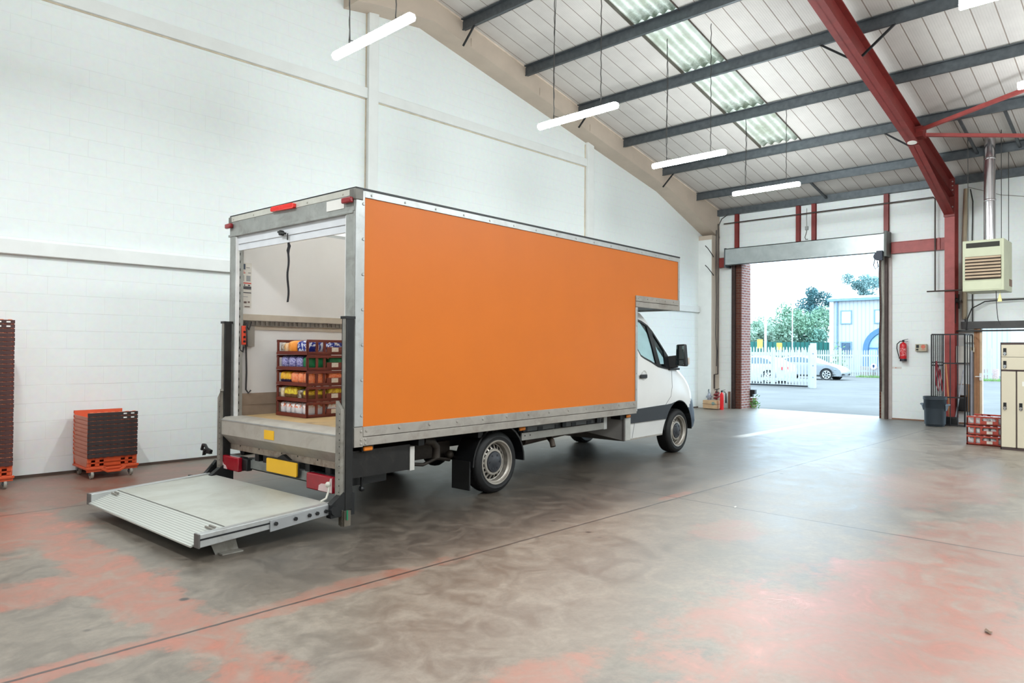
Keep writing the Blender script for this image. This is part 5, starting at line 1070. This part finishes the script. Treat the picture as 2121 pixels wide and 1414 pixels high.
single('dark_bottle', MB().lathe([(0,0),(.06,0),(.065,.25),(.03,.34),(.03,.42),(0,.42)], (19.3,10.06,0), 'z', 16), M('dark_olive', (62,58,44), .5), 'dark olive bottle behind the slim red extinguisher', 'bottle')
# second doorway
o = struct('door_2', MB().box((DX-.06,3.70,0),(DX+.1,3.76,2.28)).box((DX-.03,3.76,0),(DX+.1,3.83,2.28)), M('tan_door_frame', (176,128,92), .6, 0, .12, 8), bevel=.004)
part('door_edge', MB().box((DX-.10,3.655,.02),(DX-.05,3.70,2.24)), M('pale_door_edge', (206,180,150), .5), o); part('door_handle', MB().box((DX-.14,3.66,1.05),(DX-.10,3.70,1.22)).tube([(DX-.12,3.68,1.14),(DX-.18,3.68,1.14),(DX-.18,3.78,1.14)], .012, 8), WHITEP, o)
part('closer', MB().box((DX-.12,3.84,0),(DX-.02,3.88,1.75)), M('grey_blue_strip', (150,148,156), .5), o)
single('door_lintel', MB().box((DX-.10,2.0,2.27),(DX-.002,4.08,2.44)).mat(1).box((DX-.16,2.0,2.20),(DX-.06,4.17,2.235)), [M('dark_lintel', (78,76,76), .6, .2, .15, 5), BLACKP], 'dark steel lintel over the small doorway behind the lockers', 'lintel')
single('dead_leaf', MB().add([(-.035,0,.004),(-.01,-.02,.012),(.02,-.012,.004),(.04,.004,.012),(.012,.02,.006),(-.014,.016,.014)], [(0,1,5),(1,2,4,5),(2,3,4)]), M('dry_leaf', (108,84,66), .8), 'small dry brown leaf on the floor at the lower right', 'leaf', loc=(5.1,.915,.001), rotz=.4)
single('floor_chip', MB().add([(-.02,-.01,.003),(.03,-.004,.004),(.025,.008,.014),(-.016,.01,.006)], [(0,1,2,3)]), M('white_chip', (200,196,190), .7), 'small pale scrap on the floor in front of the front wheel', 'scrap', loc=(7.22,3.6,.002))
# ------------------------------------------------------------------ outside the doorway
mb = MB(); mb.box((DX+.28, -120, -.25), (220, 160, -.012)); o = struct('yard_ground', mb, M('yard_asphalt', (108,106,104), .8, 0, .12, .6, .05, spec=.2, dirt=(96,94,92), dirt_amt=(.45,.7)), smooth=0)
struct('door_sill', MB().box((DX+.0, 5.70, -.1), (DX+.62, 9.9, -.002)), M('concrete_sill', (196,192,186), .7, 0, .1), smooth=0)
PALE = M('galvanised_palisade', (170,172,173), .45, .15, .06, 3)
def pale(mb, y, x, z0, z1, w=.07):
    mb.prism([(y-w/2,z0),(y+w/2,z0),(y+w/2,z1-.14),(y+w*.75/2,z1-.05),(y,z1),(y-w*.75/2,z1-.05),(y-w/2,z1-.14)], 'x', x, x+.012)
gt = thing('palisade_gate', 'pale grey palisade gate standing open left of the silver car', 'gate', (0,0,0)); gx = 34.2
n = 25
for i in range(n):
    mb = MB(); pale(mb, 13.35 + i*.152, gx, .03, 1.95); part('pale', mb, PALE, gt)
part('rail', MB().box((gx+.012,13.2,1.52),(gx+.06,17.2,1.68)), PALE, gt); part('rail', MB().box((gx+.012,13.2,.28),(gx+.06,17.2,.42)), PALE, gt)
part('stile', MB().box((gx+.01,15.02,.1),(gx+.07,15.16,1.9)), PALE, gt); part('roller_track', MB().box((gx-.05,13.4,.02),(gx+.1,17.2,.10)), DARKST, gt)
part('gate_post', MB().box((gx-.12,13.02,-.01),(gx+.10,13.24,2.12)).mat(1).cyl((gx-.13,13.10,1.62),(gx-.12,13.10,1.62), .03, 8).cyl((gx-.13,13.10,1.05),(gx-.12,13.10,1.05), .03, 8).cyl((gx-.13,13.10,.5),(gx-.12,13.10,.5), .03, 8), [PALE, M('blue_grey_bolt', (90,110,130), .5)], gt)  # blue-grey bolts on the face of the post
part('gate_post', MB().box((gx-.02,13.26,-.01),(gx+.10,13.34,2.02)), PALE, gt)
fn = thing('palisade_fence', 'pale palisade fence along the far side of the yard', 'fence', (0,0,0)); fx = 52.6
for i in range(92):
    mb = MB(); pale(mb, 9.4 + i*.155, fx, .05, 1.88, .09); part('pale', mb, PALE, fn)
part('rail', MB().box((fx+.012,9.2,1.42),(fx+.06,23.8,1.54)), PALE, fn); part('rail', MB().box((fx+.012,9.2,.35),(fx+.06,23.8,.47)), PALE, fn)
for y in (9.3, 12.6, 15.75, 18.3, 21): part('fence_post', MB().box((fx-.02,y-.06,-.01),(fx+.1,y+.06,2.0)), PALE, fn)
single('low_brick_wall', MB().box((fx+.5,9,-.01),(fx+.75,17.2,.72)), brick('pinkish_brick', (208,176,172), (196,160,156), (214,204,200), .22, .075, .01, (1, 2)), 'low pinkish brick wall behind the far fence', 'wall')
single('verge_grass', MB().add([(fx-.8+random.random()*.7, 8+random.random()*9, 0) for _ in range(1)], []) if False else (lambda mb: [mb.add([(x,y,-.01),(x+.03,y+.03,-.01),(x+random.uniform(-.05,.05),y+random.uniform(-.05,.05),random.uniform(.06,.22))], [(0,1,2)]) for x, y in [(fx-random.random()*.9, 8+random.random()*9) for _ in range(1800)]] and mb)(MB()), M('verge_green', (128,164,96), .8, 0, .3, 2), 'strip of green grass along the foot of the far fence', 'grass')['kind'] = 'stuff'
sp = thing('yard_sign', 'small round sign on a stick in front of the far fence', 'sign', (fx-.3, 16.0, 0)); part('post', MB().cyl((0,0,0),(0,0,.6), .02, 8), GALV, sp); part('disc', MB().cyl((-.02,0,.75),(-.03,0,.75), .2, 20), WHITECARD, sp); part('symbol', MB().box((-.035,-.04,.62),(-.03,.04,.88)).box((-.035,-.08,.74),(-.03,.08,.82)), M('navy_symbol', (50,80,130), .5), sp)
single('lamp_column', MB().cyl((fx-.4,15.17,0),(fx-.4,15.17,4.2), .05, 10), M('pale_blue_pole', (170,190,206), .5), 'slim pale pole in front of the far fence, right of the silver car', 'pole')
# cars
def car(name, label, loc, rotz, m, rimm):
    # local x forward, origin under the middle
    t = thing(name, label, 'car', loc, rotz, 'cars in the yard')
    P = [(-2.2,.42),(-2.25,.70),(-2.18,.98),(-1.95,1.06),(-1.45,1.34),(-.85,1.46),(-.1,1.46),(.45,1.30),(1.0,1.02),(1.55,.92),(2.0,.78),(2.22,.60),(2.27,.42),(2.2,.22),(-2.15,.22)]
    def hw(x, z):
        a = .88 - .10*max(0, abs(x)-1.6)**1.5*2; return max(.45, a - (.24*max(0, z-.92)/.54))
    mb = MB(); L = len(P); vs = []
    ins = [ (x*.985, z-.02 if z > .5 else z+.0) for x, z in P]
    for s_ in (-1, 1):
        for x, z in P: vs.append((x, s_*hw(x, z), z))
    for x, z in P: vs.append((x*1.0 + (.06 if abs(x) > 2.1 else 0)*math.copysign(1, x), 0, z + (.04 if z > .9 else 0)))
    fs = []
    for i in range(L):
        j = (i+1) % L; fs += [(i, j, 2*L+j, 2*L+i), (2*L+i, 2*L+j, L+j, L+i)]
    # side faces split into three bands with a shoulder crease
    sl_ = [0,1,2,3,8,9,10,11,12,13,14]; up = [3,4,5,6,7,8]
    for b in (0, L):
        fs.append([b+i for i in sl_]); fs.append([b+i for i in up])
    mb.add(vs, fs); part('body', mb, m, t, .03, smooth=50)
    GLc = M('car_glass', (70,92,104), .08, 0, .1)
    for s_ in (-1, 1):
        mb = MB(); W = [(-1.5,1.08),(-1.2,1.30),(-.8,1.39),(-.15,1.39),(.35,1.26),(.80,1.04)]; out = [(x, s_*(hw(x,z)+.006), z) for x, z in W]; inn = [(x, s_*(hw(x,z)-.01), z) for x, z in W]; n = len(W)
        mb.add(out+inn, [tuple(range(n)), tuple(range(n,2*n))[::-1]] + [(i,(i+1)%n,n+(i+1)%n,n+i) for i in range(n)]); part('side_glass', mb, GLc, t)
        for x in (-1.32, 1.38):
            mb = MB(); mb.lathe([(.0,0),(.20,.0),(.21,.012),(.31,.016),(.325,-.01),(.325,-.18),(.2,-.19)], (x, s_*.83, .325), 'y', 32) if s_ > 0 else mb.lathe([(.0,0),(.20,.0),(.21,-.012),(.31,-.016),(.325,.01),(.325,.18),(.2,.19)], (x, s_*.83, .325), 'y', 32)
            w = part('wheel', mb, RUBBER, t); mb = MB()
            for k in range(7):
                a = 2*PI*k/7; mb.beam((x+.05*math.cos(a), s_*.85, .325+.05*math.sin(a)), (x+.235*math.cos(a+.18), s_*.85, .325+.235*math.sin(a+.18)), .045, .016, up=(0,1,0)) ; mb.beam((x+.15*math.cos(a+.1), s_*.85, .325+.15*math.sin(a+.1)), (x+.235*math.cos(a-.12), s_*.85, .325+.235*math.sin(a-.12)), .03, .016, up=(0,1,0))
            mb.lathe([(.225,s_*.845),(.245,s_*.852),(.255,s_*.845)], (x,0,.325), 'y', 32); part('alloy_rim', mb, rimm, w)
            mb = MB(); mb.lathe([(.325,s_*.84),(.395,s_*.882)], (x,0,.335), 'y', 32); part('wheel_arch', mb, BLACKP, w)
        mb = MB(); mb.hexa([(1.85,s_*.60,.64),(2.19,s_*.55,.62),(2.05,s_*.80,.62),(1.8,s_*.85,.64),(1.85,s_*.60,.74),(2.12,s_*.55,.70),(2.0,s_*.78,.70),(1.8,s_*.83,.74)]); part('headlight', mb, M('car_headlight', (120,140,156), .1), t)
        mb = MB(); mb.hexa([(-2.26,s_*.5,.74),(-2.0,s_*.88,.74),(-2.0,s_*.86,.9),(-2.26,s_*.5,.9),(-2.27,s_*.5,.74),(-2.05,s_*.89,.74),(-2.05,s_*.87,.9),(-2.27,s_*.5,.9)]); part('rear_light', mb, REDL, t)
        mb = MB(); mb.box((.55,s_*.88,1.0),(.72,s_*1.0,1.12)); part('wing_mirror', mb, m, t, .03)
        part('sill_trim', MB().box((-1.0,s_*.80,.2),(1.0,s_*.875,.30)), BLACKP, t, .02)
    mb = MB(); mb.box((2.15,-.7,.30),(2.285,.7,.42)); part('grille', mb, BLACKP, t, .03); mb = MB(); mb.beam((1.75,-.86,.40),(2.12,-.70,.33), .03, .05); mb.beam((2.12,-.72,.33),(2.27,-.3,.33), .03, .05); mb.beam((1.75,.86,.40),(2.12,.70,.33), .03, .05); part('lower_trim', mb, M('chrome', (210,212,216)), t)
    return t
SIL = M('silver_car_paint', (164,168,172), .22, .4, .05)
car('car', 'silver car parked behind the palisade gate with its nose showing', (45.8, 17.85, -.012), -PI/2, SIL, M('alloy_silver', (220,224,228), .25, .5))
car('car', 'white car half hidden behind the pales of the gate', (38.4, 18.15, -.012), PI/2, M('white_car_paint', (186,188,190), .2), M('alloy_silver', (220,224,228)))
# brick stub, plant and black lock box at the left of the doorway
single('brick_stub', MB().box((DX+.62, 9.66, -.01), (DX+.95, 9.93, .30)), BRICKS, 'low brick stub outside at the foot of the left jamb', 'brick pier')
def leaves(n, fn, size, seed, up=.3):
    rnd = random.Random(seed); mb = MB()
    for _ in range(n):
        c = Vector(fn(rnd)); a = Vector((rnd.gauss(0,1), rnd.gauss(0,1), rnd.gauss(0,1)+up)).normalized(); b = a.orthogonal().normalized(); d = a.cross(b); th = rnd.random()*6.28; e1 = b*math.cos(th)+d*math.sin(th); e2 = a.cross(e1); s_ = size*rnd.uniform(.6,1.3)
        mb.add([c-e1*s_, c-e2*s_*.45, c+e1*s_, c+e2*s_*.45], [(0,1,2,3)])
    return mb
def foliage(name, rgb, var=.35, sc_=1.5): return translucent(name, rgb, .6) if False else M(name, rgb, .7, 0, var, sc_)
wd = thing('weed', 'leafy green weed growing beside the brick stub', 'plant', (DX+.66, 9.60, -.01)); part('leaves', leaves(160, lambda r: (r.gauss(0,.06), r.gauss(0,.07), abs(r.gauss(.16,.09))), .035, 5), M('weed_green', (96,150,70), .6, 0, .3, 12), wd)['kind'] = 'stuff'
part('stem', MB().tube([(0,0,0),(.02,.01,.15),(.01,.0,.3)], .006, 5), M('weed_stem', (110,130,80), .7), wd)
single('lock_post', MB().box((DX+.62,9.72,.0),(DX+.66,9.78,.62)).box((DX+.58,9.55,.42),(DX+.70,9.78,.55)).box((DX+.58,9.62,.33),(DX+.68,9.76,.42)), BLACKP, 'black lock box on a thin post outside the left jamb', 'lock box')
# building
bd = thing('office_building', 'two storey pale ribbed metal clad building across the yard', 'building', (0,0,0)); BX = 63.8
CLAD = stripes('pale_ribbed_cladding', (174,175,176), (154,156,158), 1, .32, .75, .5)
part('wall', MB().box((BX,10.0,-.01),(BX+18,22.9,6.15)), CLAD, bd); part('corner_flashing', MB().box((BX-.06,22.75,-.01),(BX+.3,23.1,6.2)), WHITEP, bd)
BT = M('blue_grey_trim', (112,140,170), .5); part('fascia', MB().box((BX-.35,9.9,6.1),(BX+18.2,23.2,6.32)), BT, bd); part('roof', MB().hexa([(BX-.3,9.9,6.32),(BX+18.2,9.9,6.32),(BX+18.2,23.2,6.32),(BX-.3,23.2,6.32),(BX+1.2,9.9,6.62),(BX+16.7,9.9,6.62),(BX+16.7,23.2,6.62),(BX+1.2,23.2,6.62)]), M('pale_roof', (224,228,230), .5), bd)
part('downpipe', MB().cyl((BX-.1,22.45,0),(BX-.1,22.45,6.1), .07, 10), BT, bd)
WGL = M('pale_reflecting_glass', (226,232,236), .1, .2, .04); DGL = M('dark_blue_glass', (44,76,104), .08, 0, .3, 2)
def win(y0, y1, z0, z1, gl):
    f = part('window', MB().ring([(y0,z0),(y1,z0),(y1,z1),(y0,z1)], [(y0+.1,z0+.1),(y1-.1,z0+.1),(y1-.1,z1-.1),(y0+.1,z1-.1)], 'x', BX-.08, BX+.02), BT, bd); part('pane', MB().box((BX-.03,y0+.1,z0+.1),(BX-.01,y1-.1,z1-.1)), gl, f)
def ywin(u): return BX*(4.438-(u-1957)/103.7)/19.78
win(21.25, 22.18, 4.12, 5.30, WGL); win(18.55, 19.48, 4.12, 5.30, WGL); win(15.9, 16.8, 4.12, 5.30, WGL); win(21.25, 22.18, 1.3, 2.62, DGL)
ac = [(18.2+2.1*math.cos(PI*i/16), 2.0+1.9*math.sin(PI*i/16)) for i in range(17)]; ai = [(18.2+1.7*math.cos(PI*i/16), 2.0+1.5*math.sin(PI*i/16)) for i in range(17)]
mb = MB()
for i in range(16): mb.hexa([(BX-.25,*ac[i]),(BX-.25,*ac[i+1]),(BX-.25,*ai[i+1]),(BX-.25,*ai[i]),(BX+.05,*ac[i]),(BX+.05,*ac[i+1]),(BX+.05,*ai[i+1]),(BX+.05,*ai[i])])
mb.box((BX-.25,19.9,0),(BX+.05,20.3,2.0)); mb.box((BX-.25,16.1,0),(BX+.05,16.5,2.0)); mb.box((BX-.15,16.5,2.0),(BX,19.9,2.12)); mb.box((BX-.15,19.1,0),(BX,19.2,2.0)); part('entrance_arch', mb, M('mid_blue_arch', (70,110,150), .5), bd); ea = bd.children[-1]
part('pane', MB().box((BX-.05,16.5,0),(BX-.02,19.9,2.05)).prism(ai, 'x', BX-.05, BX-.02), M('pale_blue_glass', (150,186,206), .1, .1, .25, 1.2), ea)
# poles, signs, green fence, trees
f_ = Vector((.72,.694,0)); r_ = Vector((.694,-.72,0))
def at(d, lat): return f_*d + r_*lat
p = at(66, 23.5); single('white_pole', MB().cyl((p.x,p.y,0),(p.x,p.y,5.0), .11, 12), M('white_pole_paint', (236,240,242), .5, 0, .03), 'thick white pole behind the palisade gate', 'pole')
p = at(72, 28.35); single('thin_pole', MB().cyl((p.x,p.y,0),(p.x,p.y,6.5), .055, 10), M('white_pole_paint', (236,240,242)), 'thin tall pale pole in front of the trees', 'pole')
gf = thing('green_fence', 'dark green boundary fence in front of the trees', 'fence', (0,0,0)); a, b = at(78, 25), at(78, 35.5); GFm = stripes('green_fence_slats', (34,104,96), (24,78,72), 0, .35, .7, .5)
part('slats', MB().beam((a.x,a.y,1.4),(b.x,b.y,1.4), .06, 2.8), GFm, gf)
for i in range(8): c = a.lerp(b, i/7); part('fence_post', MB().cyl((c.x,c.y,0),(c.x,c.y,2.95), .06, 8), M('green_post', (28,90,84), .5), gf)
for d, lat, z0, z1, lb in [(71.5, 24.9, 2.05, 2.95, 'left of two yellow notices on the far green fence'), (71.5, 26.85, 1.9, 2.62, 'right of two yellow notices on the far green fence')]:
    c = at(d, lat); t = thing('yellow_notice', lb, 'sign', (c.x, c.y, 0), math.atan2(.694,.72)); part('board', MB().box((-.02,-.27,z0),(.02,.27,z1)), M('pale_yellow_board', (240,196,90), .5, 0, .05), t); part('stake', MB().cyl((.03,0,0),(.03,0,z1-.1), .03, 8), GALV, t)
def tree(lb, d, lat, h, rad, rgb, seed, zc=.6, n=6500, spread=1.0):
    c = at(d, lat); t = thing('tree', lb, 'tree', (c.x, c.y, 0), 0, 'trees beyond the yard'); rnd = random.Random(seed)
    blobs = [(rnd.gauss(0,rad*.42), rnd.gauss(0,rad*.42), h*(zc+rnd.uniform(-.35,.32)), rad*rnd.uniform(.28,.5)) for _ in range(16)]
    def fn(r):
        b = r.choice(blobs); v = Vector((r.gauss(0,1), r.gauss(0,1), r.gauss(0,1))).normalized()*b[3]*(r.random()**.35); return (b[0]+v.x, b[1]+v.y, max(.2, b[2]+v.z))
    part('crown', leaves(n, fn, .17*spread, seed), M('leaf_%d_%d_%d' % rgb, rgb, .7, 0, .3, .8), t)['kind'] = 'stuff'
    part('trunk', MB().tube([(0,0,0),(.1,0,h*.3),(0,.1,h*.7)], .16, 8), M('bark', (96,84,72), .9), t)
for a in [('low pale green tree at the left edge of the doorway view', 80, 27.3, 4.6, 2.2, (154,178,158), 1), ('pale green tree left of the thin pole', 84, 30.4, 6.4, 2.6, (148,176,154), 2), ('broad green tree right of the thin pole', 86, 34.0, 7.6, 3.1, (126,160,134), 3, .55), ('dark evergreen tree beside the metal building', 92, 39.2, 9.6, 2.4, (76,116,120), 4, .66), ('low dark bush behind the green fence at the middle', 83, 35.2, 4.2, 2.2, (110,150,134), 5), ('tree top showing over the metal building roof', 96, 47.5, 10.6, 2.2, (134,166,166), 6, .84), ('rounded pale bush between the two poles', 82, 28.9, 4.4, 1.9, (164,184,166), 8)]: tree(*a)
bs = at(60.2, 27.6); sb = thing('shrub', 'small shrub at the corner of the metal building', 'shrub', (bs.x, bs.y, 0)); part('foliage', leaves(300, lambda r: (r.gauss(0,.25), r.gauss(0,.25), abs(r.gauss(.9,.6))), .12, 9), M('shrub_green', (110,150,110), .7, 0, .3, 3), sb)['kind'] = 'stuff'

# ------------------------------------------------------------------ camera, world, view
cam = bpy.data.cameras.new('camera'); co = bpy.data.objects.new('camera', cam); COL.objects.link(co); sc.camera = co
cam.sensor_width = 36; cam.sensor_fit = 'HORIZONTAL'; cam.lens = 1474.15/2121*36; cam.clip_start = .05; cam.clip_end = 500
yaw, pitch, roll = .767147985, .0122547262, -.00724247842
fw = Vector((math.cos(pitch)*math.cos(yaw), math.cos(pitch)*math.sin(yaw), math.sin(pitch))); r0 = Vector((math.sin(yaw), -math.cos(yaw), 0)); d0 = fw.cross(r0)
r2 = r0*math.cos(roll) + d0*math.sin(roll); d2 = -r0*math.sin(roll) + d0*math.cos(roll)
mw = Matrix.Identity(4)
for i in range(3): mw[i][0] = r2[i]; mw[i][1] = -d2[i]; mw[i][2] = -fw[i]
mw[0][3], mw[1][3], mw[2][3] = 0, 0, 1.68
co.matrix_world = mw
w = bpy.data.worlds.new('world'); sc.world = w; w.use_nodes = True; bg = w.node_tree.nodes['Background']
bg.inputs[0].default_value = (.62, .84, 1.0, 1); bg.inputs[1].default_value = 5.6
sc.view_settings.view_transform = 'Standard'; sc.view_settings.look = 'None'; sc.view_settings.gamma = 1; sc.view_settings.use_curve_mapping = False
sc.view_settings.exposure = 0.08
sc.cycles.use_denoising = True; sc.cycles.max_bounces = 10; sc.cycles.diffuse_bounces = 6; sc.cycles.transparent_max_bounces = 16; sc.cycles.sample_clamp_indirect = 8
sc.cycles.caustics_reflective = False; sc.cycles.caustics_refractive = False
